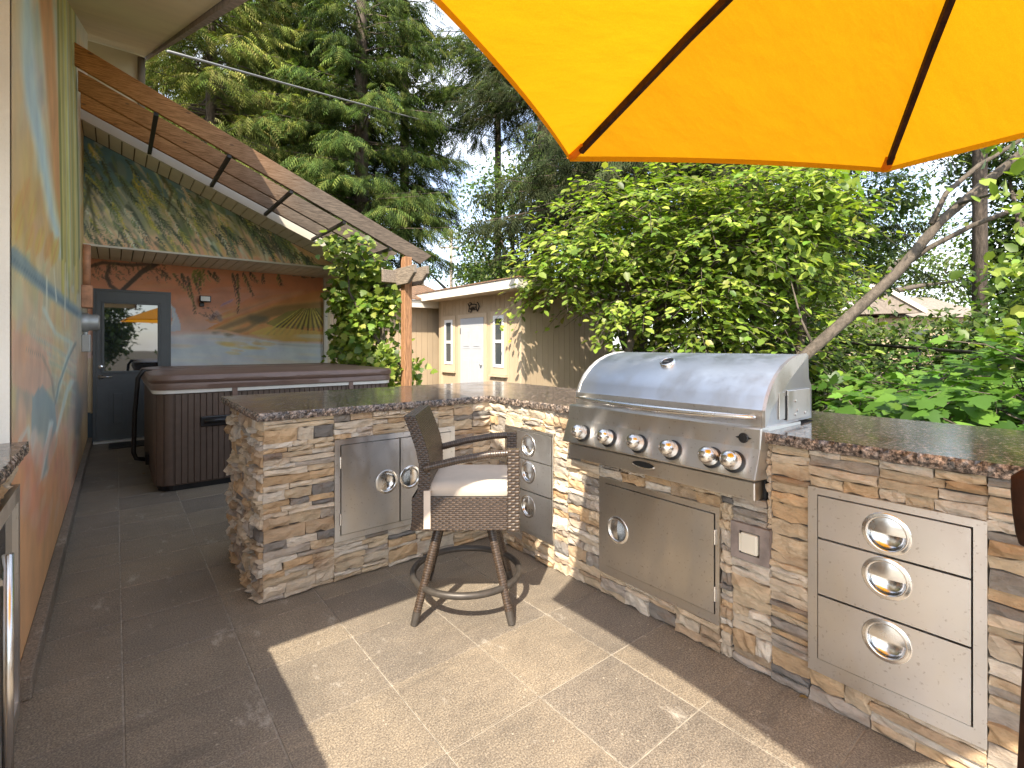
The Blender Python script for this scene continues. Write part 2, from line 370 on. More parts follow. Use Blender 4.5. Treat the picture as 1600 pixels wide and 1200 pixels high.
    # wicker
    m, nt, p = mat_new('wicker'); a = N(nt, 'ShaderNodeAttribute', attribute_name='Col')
    n = N(nt, 'ShaderNodeTexNoise', Scale=60, Detail=4); L(nt, worldpos(nt), n.inputs['Vector'])
    r = ramp(nt, [(0.3, (0.7, 0.7, 0.7)), (0.7, (1.3, 1.3, 1.3))]); L(nt, n.outputs['Fac'], r.inputs['Fac'])
    L(nt, mixc(nt, 1.0, a.outputs['Color'], r.outputs['Color'], 'MULTIPLY'), p.inputs['Base Color']); p.inputs['Roughness'].default_value = 0.27
    M['wicker'] = m
    M['ringmetal'] = simple('brown_ring_metal', (0.065, 0.056, 0.048), 0.45, 0.3, var=0.25, scale=25)
    M['cushion'] = simple('taupe_cushion', (0.5, 0.44, 0.37), 0.9, var=0.06, scale=12, bmp=0.25, bscale=350)
    M['strap'] = simple('pale_strap', (0.62, 0.54, 0.46), 0.85)
    # umbrella cloth
    m, nt, p = mat_new('yellow_canvas')
    p.inputs['Base Color'].default_value = (0.8, 0.35, 0.004, 1); p.inputs['Roughness'].default_value = 0.85
    tr = N(nt, 'ShaderNodeBsdfTranslucent'); tr.inputs['Color'].default_value = (0.84, 0.37, 0.004, 1)
    mx = N(nt, 'ShaderNodeMixShader'); mx.inputs['Fac'].default_value = 0.5
    n = N(nt, 'ShaderNodeTexNoise', Scale=3.0, Detail=5, Roughness=0.5); L(nt, worldpos(nt, (1, 2.5, 1)), n.inputs['Vector'])
    w = N(nt, 'ShaderNodeTexNoise', Scale=300, Detail=2); L(nt, worldpos(nt), w.inputs['Vector'])
    bp = N(nt, 'ShaderNodeBump'); bp.inputs['Strength'].default_value = 0.24; bp.inputs['Distance'].default_value = 0.05; L(nt, n.outputs['Fac'], bp.inputs['Height']); L(nt, bp.outputs['Normal'], p.inputs['Normal']); L(nt, bp.outputs['Normal'], tr.inputs['Normal'])
    cw = ramp(nt, [(0.3, (0.77, 0.33, 0.003)), (0.7, (0.83, 0.37, 0.005))]); L(nt, w.outputs['Fac'], cw.inputs['Fac']); L(nt, cw.outputs['Color'], p.inputs['Base Color']); L(nt, cw.outputs['Color'], tr.inputs['Color'])
    out = nt.nodes['Material Output']; L(nt, p.outputs[0], mx.inputs[1]); L(nt, tr.outputs[0], mx.inputs[2]); L(nt, mx.outputs[0], out.inputs['Surface'])
    M['canvas'] = m
    # siding
    M['siding'] = simple('tan_siding', (0.47, 0.36, 0.24), 0.75, var=0.05, scale=2.5, bmp=0.15, bscale=60)
    M['sidingtrim'] = simple('tan_trim', (0.54, 0.42, 0.29), 0.7, var=0.05, scale=3)
    m, nt, p = mat_new('shingles'); b = N(nt, 'ShaderNodeTexBrick'); b.inputs['Scale'].default_value = 5.0
    b.inputs['Color1'].default_value = (0.3, 0.17, 0.1, 1); b.inputs['Color2'].default_value = (0.19, 0.12, 0.08, 1); b.inputs['Mortar'].default_value = (0.06, 0.045, 0.035, 1); b.inputs['Mortar Size'].default_value = 0.03
    L(nt, coords(nt, 'Object', (1, 1, 1)), b.inputs['Vector']); n = N(nt, 'ShaderNodeTexNoise', Scale=30, Detail=5); L(nt, worldpos(nt), n.inputs['Vector'])
    r = ramp(nt, [(0.3, (0.7, 0.7, 0.7)), (0.7, (1.3, 1.3, 1.3))]); L(nt, n.outputs['Fac'], r.inputs['Fac'])
    L(nt, mixc(nt, 1.0, b.outputs['Color'], r.outputs['Color'], 'MULTIPLY'), p.inputs['Base Color']); p.inputs['Roughness'].default_value = 0.9; M['shingles'] = m
    M['roofbeige'] = simple('beige_roof', (0.24, 0.2, 0.165), 0.9, var=0.2, scale=9, bmp=0.4)
    # plants
    def leafmat(name, trans=0.42, rough=0.42, spec=0.4):
        m, nt, p = mat_new(name); a = N(nt, 'ShaderNodeAttribute', attribute_name='Col')
        L(nt, a.outputs['Color'], p.inputs['Base Color']); p.inputs['Roughness'].default_value = rough; p.inputs['Specular IOR Level'].default_value = spec
        t = N(nt, 'ShaderNodeBsdfTranslucent'); g = mixc(nt, 1.0, a.outputs['Color'], (1.25, 1.35, 0.5), 'MULTIPLY'); L(nt, g, t.inputs['Color'])
        mx = N(nt, 'ShaderNodeMixShader'); mx.inputs['Fac'].default_value = trans
        out = nt.nodes['Material Output']; L(nt, p.outputs[0], mx.inputs[1]); L(nt, t.outputs[0], mx.inputs[2]); L(nt, mx.outputs[0], out.inputs['Surface'])
        return m
    M['leaf'] = leafmat('broad_leaf'); M['needle'] = leafmat('needles', 0.25, 0.7, 0.12)
    def bark(name, c0, c1, sc):
        m, nt, p = mat_new(name); v = worldpos(nt, sc); n = N(nt, 'ShaderNodeTexNoise', Scale=6, Detail=8, Roughness=0.7); L(nt, v, n.inputs['Vector'])
        r = ramp(nt, [(0.3, c0), (0.68, c1)]); L(nt, n.outputs['Fac'], r.inputs['Fac']); L(nt, r.outputs['Color'], p.inputs['Base Color'])
        p.inputs['Roughness'].default_value = 0.9; bump(nt, p, n.outputs['Fac'], 0.8, 0.03); return m
    M['bark'] = bark('fir_bark', (0.04, 0.03, 0.024), (0.17, 0.13, 0.1), (3, 3, 0.8))
    M['barkgrey'] = bark('grey_bark', (0.05, 0.04, 0.03), (0.17, 0.135, 0.105), (2.5, 2.5, 1.6))
    m, nt, p = mat_new('soil'); n = N(nt, 'ShaderNodeTexNoise', Scale=3.5, Detail=9, Roughness=0.7); L(nt, worldpos(nt), n.inputs['Vector'])
    r = ramp(nt, [(0.3, (0.035, 0.026, 0.018)), (0.5, (0.085, 0.062, 0.04)), (0.64, (0.06, 0.075, 0.025)), (0.8, (0.045, 0.07, 0.02))]); L(nt, n.outputs['Fac'], r.inputs['Fac']); L(nt, r.outputs['Color'], p.inputs['Base Color'])
    p.inputs['Roughness'].default_value = 0.95; bump(nt, p, n.outputs['Fac'], 0.6, 0.05); M['soil'] = m
    M['cable'] = simple('cable', (0.22, 0.22, 0.22), 0.5)
    M['polewood'] = simple('utility_pole_wood', (0.3, 0.25, 0.21), 0.9)
    M['slate'] = simple('stacked_slate', (0.1, 0.085, 0.065), 0.8, var=0.4, scale=12, bmp=0.4)
build_materials()
# ------------------------------------------------------------------ ground, paving, tiles
GZ = -0.2
def ground():
    n = 60; xs = np.concatenate([np.linspace(-150, -12, 10), np.linspace(-10, 40, 90), np.linspace(45, 260, 20)]); ys = np.concatenate([np.linspace(-150, -12, 10), np.linspace(-10, 40, 90), np.linspace(45, 260, 20)])
    X, Y = np.meshgrid(xs, ys, indexing='ij')
    Z = np.full_like(X, GZ) + 0.05 * np.sin(X * 1.3) * np.cos(Y * 0.9)
    Z = np.where((X < 1.2) & (X > -9) & (Y > -6) & (Y < 7), GZ - 0.05, Z)
    V = np.stack([X, Y, Z], -1).reshape(-1, 3); nx, ny = len(xs), len(ys)
    idx = np.arange(nx * ny).reshape(nx, ny)
    F = np.stack([idx[:-1, :-1], idx[1:, :-1], idx[1:, 1:], idx[:-1, 1:]], -1).reshape(-1, 4)
    o = obj_from('ground', raw_mesh('ground', V, F, smooth=True), M['soil']); tag(o, kind='structure')
ground()
patio = MB().box(-8, 1.0, -6, 5.75, -0.19, -0.0035).build('patio', M['grout']); tag(patio, kind='structure')
PITCH = 0.385
tm = {}
def tile_mesh(w, h, k):
    key = (round(w, 3), round(h, 3))
    if key not in tm:
        tm[key] = MB().box(-w / 2, w / 2, -h / 2, h / 2, -0.016, 0.0).mesh('tile', bevel=0.0018, seg=1, origin=(0, 0, 0))[0]
        tm[key].materials.append(M['paving'])
    return tm[key]
ploc = Vector(patio.location)
for i in range(-3, 3):
    for j in range(-6, 17):
        x0 = -1.125 + i * PITCH; x1 = x0 + PITCH; y0 = -0.54 + j * PITCH; y1 = y0 + PITCH
        x0 = max(x0, -2.19); x1 = min(x1, 0.06)
        if y1 > 5.66: y1 = 5.66
        if x1 - x0 < 0.05 or y1 - y0 < 0.05: continue
        if x0 > -1.3 and y0 > 0.05 and y1 < 0.75: continue          # under the stone base
        if x0 > -1.6 and y0 > 2.6 and y1 < 4.5: continue              # under the hot tub
        g = 0.005
        me = tile_mesh(x1 - x0 - g, y1 - y0 - g, 0)
        o = bpy.data.objects.new('tile', me); COL.objects.link(o); o.parent = patio
        o.location = Vector(((x0 + x1) / 2, (y0 + y1) / 2, random.uniform(-0.0008, 0.0008))) - ploc
# paving out of view behind and left
for k, (a, b, c, d) in enumerate(((-7.9, -2.28, -5.9, -2.87), (-2.27, 0.9, -5.9, -2.87))):
    o = MB().box(a, b, c, d, -0.003, 0.0).build('paving_slab', M['paving'], patio)

# ------------------------------------------------------------------ painting canvas (photo pixel space -> wall colours)
class Canvas:
    def __init__(s, x0, x1, y0, y1, sc=2.0):
        s.x0, s.y0, s.sc = x0, y0, sc; s.w = int((x1 - x0) * sc); s.h = int((y1 - y0) * sc)
        s.a = np.zeros((s.h, s.w, 3))
        yy, xx = np.mgrid[0:s.h, 0:s.w]; s.X = xx / sc + x0; s.Y = yy / sc + y0
    def vgrad(s, stops):
        ys = [p for p, c in stops]; cs = np.array([c for p, c in stops], float)
        for k in range(3): s.a[..., k] = np.interp(s.Y, ys, cs[:, k])
    def blend(s, sl, m, col): s.a[sl] = s.a[sl] * (1 - m[..., None]) + np.array(col, float) * m[..., None]
    def stroke(s, pts, w, col, al=1.0, soft=1.0, w1=None):
        pts = np.array(pts, float); w1 = w if w1 is None else w1; pad = max(w, w1) + soft + 1
        i0 = max(0, int((pts[:, 1].min() - pad - s.y0) * s.sc)); i1 = min(s.h, int((pts[:, 1].max() + pad - s.y0) * s.sc) + 1)
        j0 = max(0, int((pts[:, 0].min() - pad - s.x0) * s.sc)); j1 = min(s.w, int((pts[:, 0].max() + pad - s.x0) * s.sc) + 1)
        if i1 <= i0 or j1 <= j0: return
        sl = (slice(i0, i1), slice(j0, j1)); X = s.X[sl]; Y = s.Y[sl]; m = np.zeros(X.shape); n = len(pts) - 1
        for k in range(n):
            a, b = pts[k], pts[k + 1]; d = b - a; l2 = d @ d + 1e-9
            t = np.clip(((X - a[0]) * d[0] + (Y - a[1]) * d[1]) / l2, 0, 1)
            D = np.hypot(X - a[0] - t * d[0], Y - a[1] - t * d[1]); ww = w + (w1 - w) * (k + t) / n
            m = np.maximum(m, np.clip((ww / 2 - D) / soft + 0.5, 0, 1))
        s.blend(sl, m * al, col)
    def leaf(s, x, y, ang, ln, wd, col, al=0.9):
        dx, dy = math.cos(ang), math.sin(ang); bx, by = -dy * ln * 0.12, dx * ln * 0.12
        s.stroke([(x, y), (x + dx * ln * 0.45 + bx, y + dy * ln * 0.45 + by), (x + dx * ln, y + dy * ln)], wd, col, al, 0.7, 0.3)
    def poly(s, pts, col, al=1.0, soft=1.0):
        P = np.array(pts, float); ins = np.zeros(s.X.shape, bool); n = len(P)
        for k in range(n):
            (xa, ya), (xb, yb) = P[k], P[(k + 1) % n]
            c = ((ya > s.Y) != (yb > s.Y)); xi = (xb - xa) * (s.Y - ya) / (yb - ya + 1e-12) + xa; ins ^= c & (s.X < xi)
        s.blend((slice(None), slice(None)), ins * al, col)
    def ell(s, cx, cy, rx, ry, rot, col, al, soft=0.35):
        c, q = math.cos(rot), math.sin(rot); u = ((s.X - cx) * c + (s.Y - cy) * q) / rx; v = (-(s.X - cx) * q + (s.Y - cy) * c) / ry
        m = np.clip((1 - np.hypot(u, v)) / soft, 0, 1); s.blend((slice(None), slice(None)), m * al, col)
    def sample(s, P, K):
        x, y, z = projn(P); j = np.clip(((x - s.x0) * s.sc).astype(int), 0, s.w - 1); i = np.clip(((y - s.y0) * s.sc).astype(int), 0, s.h - 1)
        c = s.a[i, j] / 255; lin = np.where(c <= 0.04, c / 12.92, ((c + 0.055) / 1.055) ** 2.4)
        lin = lin * 0.86 + lin.mean(-1, keepdims=True) * 0.14; lin = lin * K + 0.012; return np.clip(lin * np.minimum(1, 0.8 / lin.max(-1, keepdims=True)), 0, 0.85)
R = random.Random(11)
def jit(c, d=14): k = R.uniform(-d, d); return tuple(max(0, min(255, v + k + R.uniform(-d / 2, d / 2))) for v in c)
def willow(cv, x, y, ln, n, cols, sway=0.35, lw=2.2, ll=13):
    """a hanging willow strand: stem and slim leaves"""
    ang = math.pi / 2 + R.uniform(-sway, sway); px_, py_ = x, y; pts = [(x, y)]
    for k in range(n):
        ang += R.uniform(-0.12, 0.12); px_ += math.cos(ang) * ln / n; py_ += math.sin(ang) * ln / n; pts.append((px_, py_))
        for sd in (-1, 1):
            cv.leaf(px_, py_, ang + sd * R.uniform(0.25, 0.75), ll * R.uniform(0.6, 1.2), lw * R.uniform(0.7, 1.2), jit(R.choice(cols)), R.uniform(0.55, 0.95))
    cv.stroke(pts, 1.0, (50, 48, 30), 0.6)

def frond(cv, x, y, ln, ang, cols, ll=14, lw=3.0, step=4.5, curl=0.012, al=0.9):
    """one drooping bough: flowing leaves along a curved stem"""
    n = max(3, int(ln / step)); a = ang
    for k in range(n):
        a += curl * R.uniform(0.2, 1.8); x += math.cos(a) * step; y += math.sin(a) * step; f = 1 - 0.45 * k / n
        for sd in (-1, 1):
            cv.leaf(x, y, a + sd * R.uniform(0.12, 0.6), ll * f * R.uniform(0.7, 1.25), lw * f * R.uniform(0.7, 1.2), jit(R.choice(cols), 12), al * R.uniform(0.75, 1.0))
# ---- porch wall (with the door), y = 5.65
YB = 5.65; WX = -2.19; XR = 0.745
cd = Canvas(118, 520, 396, 720, 2.0)
cd.vgrad([(396, (150, 100, 70)), (425, (214, 138, 92)), (455, (226, 140, 88)), (480, (222, 152, 106)), (515, (196, 158, 140)), (527, (170, 170, 172)), (548, (172, 182, 186)), (575, (160, 158, 150)), (640, (150, 135, 105)), (720, (120, 110, 90))])
for k in range(60):
    cd.ell(R.uniform(125, 510), R.uniform(415, 500), R.uniform(20, 60), R.uniform(3, 8), R.uniform(-0.15, 0.1), jit(R.choice([(232, 134, 72), (214, 150, 120), (190, 140, 130), (236, 156, 100)])), 0.22)
cd.poly([(262, 470), (300, 462), (350, 455), (400, 458), (372, 476), (330, 486), (262, 500)], (204, 140, 112), 0.6)
cd.poly([(320, 500), (350, 488), (380, 478), (420, 462), (470, 455), (505, 452), (505, 500), (330, 505)], (196, 122, 66), 0.8)
cd.stroke([(330, 500), (375, 486), (420, 470), (470, 456)], 12, (120, 98, 80), 0.45, 8, 5)
cd.poly([(322, 514), (350, 500), (395, 486), (440, 470), (505, 452), (505, 535), (420, 532), (370, 522)], (206, 134, 62), 0.9)
for k in range(50):
    x = R.uniform(340, 500); cd.ell(x, R.uniform(485, 520), R.uniform(8, 26), R.uniform(2, 5), -0.35, jit(R.choice([(190, 120, 50), (222, 150, 70), (150, 116, 54), (200, 160, 80)])), 0.35)
cd.stroke([(395, 498), (430, 486), (505, 480)], 14, (104, 88, 44), 0.7, 8, 22)
cd.poly([(415, 505), (450, 486), (505, 480), (505, 512), (440, 514)], (112, 110, 40), 0.75)
for k in range(22):
    t = k / 21; cd.stroke([(470 + t * 22, 482), (412 + t * 110, 522)], 1.4, jit((70, 60, 34) if k % 2 else (176, 160, 46)), 0.8, 0.8, 3.0)
for k in range(40):
    t = R.random(); cd.stroke([(420 + t * 85, 512 + R.uniform(-3, 6)), (418 + t * 88, 520 + R.uniform(0, 6))], 1.6, jit((170, 104, 52)), 0.6)
cd.stroke([(335, 518), (360, 508), (390, 496), (415, 500)], 9, (84, 80, 62), 0.55, 6, 12)
cd.stroke([(355, 522), (385, 514), (412, 498)], 10, (84, 80, 58), 0.6, 6, 6)
cd.poly([(390, 520), (420, 510), (505, 518), (505, 534), (450, 534), (410, 528)], (178, 152, 62), 0.75)
cd.stroke([(300, 516), (345, 516), (380, 524), (410, 529), (445, 535), (505, 536)], 3, (212, 168, 132), 0.85, 2)
cd.stroke([(400, 533), (445, 539), (505, 541)], 5, (128, 116, 98), 0.6, 5)
for k in range(40):
    cd.ell(R.uniform(265, 505), R.uniform(524, 572), R.uniform(18, 50), R.uniform(2, 6), R.uniform(0, 0.12), jit(R.choice([(186, 196, 202), (150, 166, 176), (190, 176, 158), (206, 210, 210)])), 0.35)
for k in range(14): cd.ell(R.uniform(350, 440), R.uniform(534, 552), R.uniform(8, 20), R.uniform(2, 5), 0.12, jit((194, 164, 84)), 0.4)
cd.ell(290, 553, 60, 9, 0.02, (206, 218, 224), 0.55)
cd.poly([(266, 474), (273, 482), (281, 504), (282, 516), (264, 518), (269, 500)], (150, 158, 168), 0.95)
cd.stroke([(267, 476), (272, 496), (265, 516)], 2, (216, 214, 206), 0.8)
cd.stroke([(330, 497), (338, 488), (344, 499)], 7, (96, 92, 104), 0.6, 4)
for k in range(8): cd.stroke([(345 + k * 2.2, 478 - k * 0.9), (349 + k * 2.2, 474 - k)], 2, (122, 96, 130), 0.5)
# branches and willow leaves above the door
cd.poly([(118, 396), (205, 396), (262, 425), (200, 455), (150, 455), (150, 720), (118, 720)], (168, 112, 80), 0.45)
cd.stroke([(243, 412), (222, 424), (205, 440), (188, 456), (172, 470)], 9, (56, 44, 34), 0.95, 2, 6)
cd.stroke([(170, 418), (166, 432), (172, 446), (186, 456)], 6, (58, 46, 36), 0.9, 2)
cd.stroke([(128, 420), (160, 410), (205, 414), (245, 412)], 5, (66, 54, 40), 0.8, 2)
for k in range(70):
    x = R.uniform(128, 262); y = 408 + R.uniform(0, 26); cd.leaf(x, y, R.uniform(0.2, 1.4), R.uniform(6, 14), 2.2, jit(R.choice([(64, 48, 34), (78, 60, 40), (96, 74, 44), (60, 62, 40)])), 0.75)
for k in range(26):
    cd.leaf(R.uniform(124, 150), R.uniform(420, 560), R.uniform(0.9, 1.9), R.uniform(8, 15), 2.2, jit((72, 62, 44)), 0.6)
for (x, y, ln, an) in ((282, 424, 40, 1.15), (292, 428, 60, 1.3), (300, 424, 44, 1.2), (312, 420, 34, 1.5), (322, 420, 26, 0.8), (362, 422, 36, 1.3), (370, 424, 62, 1.45), (378, 422, 40, 1.1), (388, 422, 24, 0.9), (268, 424, 30, 0.9), (434, 424, 20, 1.3), (410, 424, 8, 1.4), (332, 422, 12, 1.0), (250, 420, 24, 0.7)):
    frond(cd, x, y, ln, an, [(58, 50, 34), (74, 64, 36), (66, 46, 36), (88, 92, 38)], 11, 3.4, 5.0)
for k in range(30): cd.leaf(R.uniform(302, 325), R.uniform(420, 440), R.uniform(0.6, 2.4), R.uniform(7, 13), 2.8, jit(R.choice([(106, 104, 30), (84, 92, 30)])), 0.8)
for k in range(26): cd.leaf(R.uniform(450, 490), R.uniform(426, 434), R.uniform(-0.2, 0.6), R.uniform(4, 8), 2, jit((78, 78, 48)), 0.75)
for k in range(10): cd.leaf(318 + R.uniform(-8, 14), 486 + R.uniform(-6, 10), R.uniform(-0.4, 1.0), R.uniform(8, 14), 2, (74, 56, 50), 0.7)
cd.poly([(118, 560), (150, 560), (150, 645), (118, 645)], (150, 140, 92), 0.5)
cd.poly([(118, 645), (152, 645), (152, 720), (118, 720)], (44, 58, 66), 1.0)

# ---- gable wall above the porch soffit, y = 4.6
cg = Canvas(110, 580, 190, 430, 2.0)
cg.vgrad([(190, (58, 92, 108)), (260, (84, 120, 128)), (310, (118, 134, 118)), (350, (150, 146, 118)), (385, (196, 152, 110)), (410, (214, 160, 112)), (430, (206, 158, 116))])
cg.poly([(110, 190), (200, 200), (300, 280), (420, 350), (330, 330), (200, 290), (110, 300)], (56, 100, 120), 0.55)
for k in range(120):
    x = R.uniform(115, 560); yt = 208 + max(0, (x - 123)) * 0.5; y = R.uniform(yt, 405); cg.ell(x, y, R.uniform(4, 12), R.uniform(8, 26), R.uniform(-0.7, -0.1), jit(R.choice([(88, 110, 84), (112, 122, 60), (120, 134, 118), (70, 92, 74), (140, 140, 70), (186, 162, 124)]), 18), 0.4)
GD = [(50, 64, 48), (62, 80, 56), (44, 58, 54)]; GM = [(88, 108, 62), (104, 122, 78), (76, 100, 84)]; GY = [(150, 150, 52), (178, 168, 62), (124, 132, 50)]; GC = [(222, 200, 164), (206, 190, 158), (176, 188, 172)]
for k in range(260):
    x = 116 + R.random() * 450; yt = 208 + max(0, (x - 123)) * 0.502; y = yt + R.random() * max(8, 392 - yt); u = R.random()
    cols = GD if u < 0.34 else GM if u < 0.62 else GY if u < 0.8 else GC; a0 = R.uniform(0.75, 1.15); l_ = R.uniform(24, 60); pts = [(x, y)]
    for q in range(5): a0 += R.uniform(-0.1, 0.16); pts.append((pts[-1][0] + math.cos(a0) * l_ / 5, pts[-1][1] + math.sin(a0) * l_ / 5))
    cg.stroke(pts, R.uniform(2.0, 6.5), jit(R.choice(cols)), R.uniform(0.35, 0.7), 2.2, 0.6)
for k in range(150):
    x = 112 + R.random() * 430; yt = 204 + max(0, (x - 123)) * 0.502; y = yt + R.random() ** 1.1 * max(6, 372 - yt); u = R.random()
    frond(cg, x, y, R.uniform(22, 58), R.uniform(0.7, 1.05), GD if u < 0.45 else GM if u < 0.72 else GY if u < 0.88 else GC, R.uniform(9, 16), R.uniform(1.6, 3.0), 4.5, 0.02, 0.85)
for (a, b, c) in (((135, 285), (142, 320), (150, 360)), ((250, 270), (268, 300), (262, 330)), ((140, 290), (130, 330), (126, 370))):
    cg.stroke([a, b, c], 6, (58, 64, 40), 0.7, 3, 3)
cg.poly([(455, 380), (560, 405), (580, 425), (490, 412)], (196, 152, 108), 0.8)
for k in range(30):
    t = R.random(); x = 400 + t * 90; cg.leaf(x, 372 + t * 26 + R.uniform(0, 10), R.uniform(0.5, 1.1), R.uniform(8, 18), 2, jit((66, 72, 52)), 0.8)

# ---- long side wall, x = -2.19
cl = Canvas(-40, 150, -120, 1150, 2.0)
cl.vgrad([(-120, (150, 160, 160)), (120, (168, 160, 148)), (250, (190, 160, 104)), (330, (196, 164, 92)), (400, (176, 158, 110)), (470, (160, 154, 126)), (560, (176, 146, 122)), (620, (150, 142, 130)), (690, (176, 140, 112)), (760, (214, 152, 104)), (850, (218, 164, 108)), (1150, (214, 166, 110))])
for k in range(160):
    cl.ell(R.uniform(0, 130), R.uniform(-60, 700), R.uniform(4, 14), R.uniform(16, 60), R.uniform(-0.15, 0.15), jit(R.choice([(188, 164, 96), (160, 150, 100), (206, 156, 100), (150, 152, 130), (140, 150, 146), (204, 150, 112)]), 18), 0.28)
cl.stroke([(34, -60), (40, 66), (50, 160), (66, 240), (80, 330), (98, 400)], 26, (150, 178, 190), 0.8, 10, 10)
cl.stroke([(66, -60), (76, 66), (84, 180), (92, 290), (104, 372)], 22, (222, 156, 92), 0.9, 6, 9)
cl.stroke([(26, -60), (24, 66), (26, 200), (24, 330)], 20, (186, 158, 112), 0.6, 10)
for k in range(46):
    x = R.uniform(94, 122); cl.stroke([(x - 6, -80), (x - 3, R.uniform(80, 200)), (x + 1, R.uniform(260, 400)), (x + 2, R.uniform(400, 480))], R.uniform(1.5, 4), jit(R.choice([(128, 122, 56), (158, 150, 84), (96, 100, 56), (150, 162, 150), (176, 160, 80)])), 0.6, 1.5)
for k, (x, y) in enumerate(((30, 355), (46, 372), (62, 376), (76, 384), (28, 320), (50, 330), (86, 392), (40, 300))):
    cl.ell(x, y, 8, 26, 0.2, jit((206, 164, 82) if k % 2 else (190, 158, 76)), 0.75); cl.stroke([(x + 6, y - 22), (x - 6, y + 24)], 1.5, (220, 150, 96), 0.5)
cl.stroke([(18, 398), (45, 425), (75, 452), (110, 480), (126, 492)], 26, (98, 124, 136), 0.85, 6, 10)
cl.stroke([(18, 404), (60, 440), (120, 490)], 5, (70, 92, 108), 0.6, 3)
for (xa, ya, xb, yb) in ((73, 430, 73, 490), (102, 410, 101, 510), (84, 420, 88, 470)): cl.stroke([(xa, ya), (xb, yb)], 1.6, (216, 214, 190), 0.7)
for k in range(30):
    y = R.uniform(490, 600); cl.stroke([(R.uniform(30, 70), y), (R.uniform(80, 100), y + R.uniform(10, 30)), (118, y + R.uniform(20, 50))], R.uniform(1, 4), jit(R.choice([(166, 176, 160), (136, 152, 146), (190, 176, 150)])), 0.5, 1.5)
cl.poly([(18, 515), (45, 522), (72, 548), (84, 600), (60, 620), (18, 600)], (186, 146, 124), 0.7)
cl.stroke([(68, 482), (86, 520), (112, 536), (96, 590), (86, 628)], 5, (178, 192, 184), 0.8, 3)
cl.stroke([(118, 536), (106, 560), (92, 600), (86, 630)], 3, (86, 102, 106), 0.7, 2)
cl.stroke([(40, 545), (66, 556), (80, 590), (86, 630)], 3, (110, 106, 98), 0.6, 2)
cl.poly([(50, 620), (66, 600), (86, 632), (90, 690), (74, 740), (58, 756), (48, 700)], (112, 132, 138), 0.8)
cl.stroke([(112, 596), (104, 612), (92, 660), (84, 690)], 7, (190, 202, 194), 0.8, 3, 2)
cl.stroke([(80, 660), (74, 690), (66, 730), (58, 758)], 6, (196, 206, 200), 0.8, 3, 2)
cl.stroke([(118, 600), (124, 630), (118, 700)], 9, (120, 132, 132), 0.55, 6)
cl.stroke([(30, 690), (44, 668), (46, 690)], 5, (190, 200, 196), 0.7, 3)
for k in range(60):
    cl.ell(R.uniform(30, 125), R.uniform(690, 820), R.uniform(3, 10), R.uniform(14, 44), 0.2, jit(R.choice([(222, 150, 116), (230, 190, 160), (210, 150, 92), (196, 128, 96)]), 12), 0.35)

def wallgrid(name, P, cols, parent):
    nu, nv = P.shape[:2]; idx = np.arange(nu * nv).reshape(nu, nv)
    F = np.stack([idx[:-1, :-1], idx[1:, :-1], idx[1:, 1:], idx[:-1, 1:]], -1).reshape(-1, 4)
    V = P.reshape(-1, 3) - np.array(wloc(parent))
    return obj_from(name, raw_mesh(name, V, F, cols), M['mural'], parent)

# ------------------------------------------------------------------ house
def roofz(y): return 2.83 + 0.42 * y
K2 = 2.0
def rakez(x): return 3.58 - 0.415 * (x + 2.23)
house = empty('house', (WX, 2.0, 0), 'house with painted mural walls, covered porch and sloping roof beside the patio', 'house')
K = 1.95
ys = np.linspace(-0.26, YB, 260); vs_ = np.linspace(0, 1, 190); Yg, Vg = np.meshgrid(ys, vs_, indexing='ij'); Zg = Vg * (2.83 + 0.42 * Yg)
Pg = np.stack([np.full_like(Yg, WX), Yg, Zg], -1); o = wallgrid('mural_wall', Pg, cl.sample(Pg.reshape(-1, 3), K), house); tag(o, 'long side wall painted with an orange and teal swirling landscape')
xs = np.linspace(WX, XR, 250); zs = np.linspace(0, 2.36, 200); Xg, Zg = np.meshgrid(xs, zs, indexing='ij')
Pg = np.stack([Xg, np.full_like(Xg, YB), Zg], -1); o = wallgrid('porch_wall', Pg, cd.sample(Pg.reshape(-1, 3), K2), house); tag(o, 'porch wall painted with a lake, hills and vineyard at sunset')
xs = np.linspace(WX, 0.74, 280); vs_ = np.linspace(0, 1, 120); Xg, Vg = np.meshgrid(xs, vs_, indexing='ij'); Zg = 2.36 + Vg * np.maximum(rakez(Xg) - 2.36, 0.002)
Pg = np.stack([Xg, np.full_like(Xg, 4.6), Zg], -1); o = wallgrid('gable_wall', Pg, cg.sample(Pg.reshape(-1, 3), K), house); tag(o, 'gable wall painted with hanging willow branches')
MB().box(-7.5, WX - 0.004, -0.26, -0.06, 0.0, 2.72).build('front_wall', M['stucco'], house)
MB().box(-7.5, WX - 0.01, -0.05, 7.0, 0.0, 2.75).build('wall_core', M['stucco'], house)
MB().box(WX - 0.2, WX - 0.012, -0.05, 7.0, 2.76, 2.80).build('wall_plate', M['stucco'], house)
MB().box(WX, XR + 0.12, YB + 0.004, YB + 0.15, 0, 2.4).build('porch_wall_core', M['stuccocream'], house)
MB().box(XR - 0.005, XR + 0.05, YB - 0.06, YB + 0.003, 0, 2.35).build('corner_trim', M['creamwhite'], house)
# upper wall above the porch roof
MB().box(-4.0, -1.62, 7.0, 7.2, 3.0, 5.75).build('upper_wall', M['stuccocream'], house)
MB().tube([(-1.6, 6.96, 5.7), (-1.6, 6.96, 3.3)], 0.05, 10).build('downspout', M['groove'], house, smooth=True)
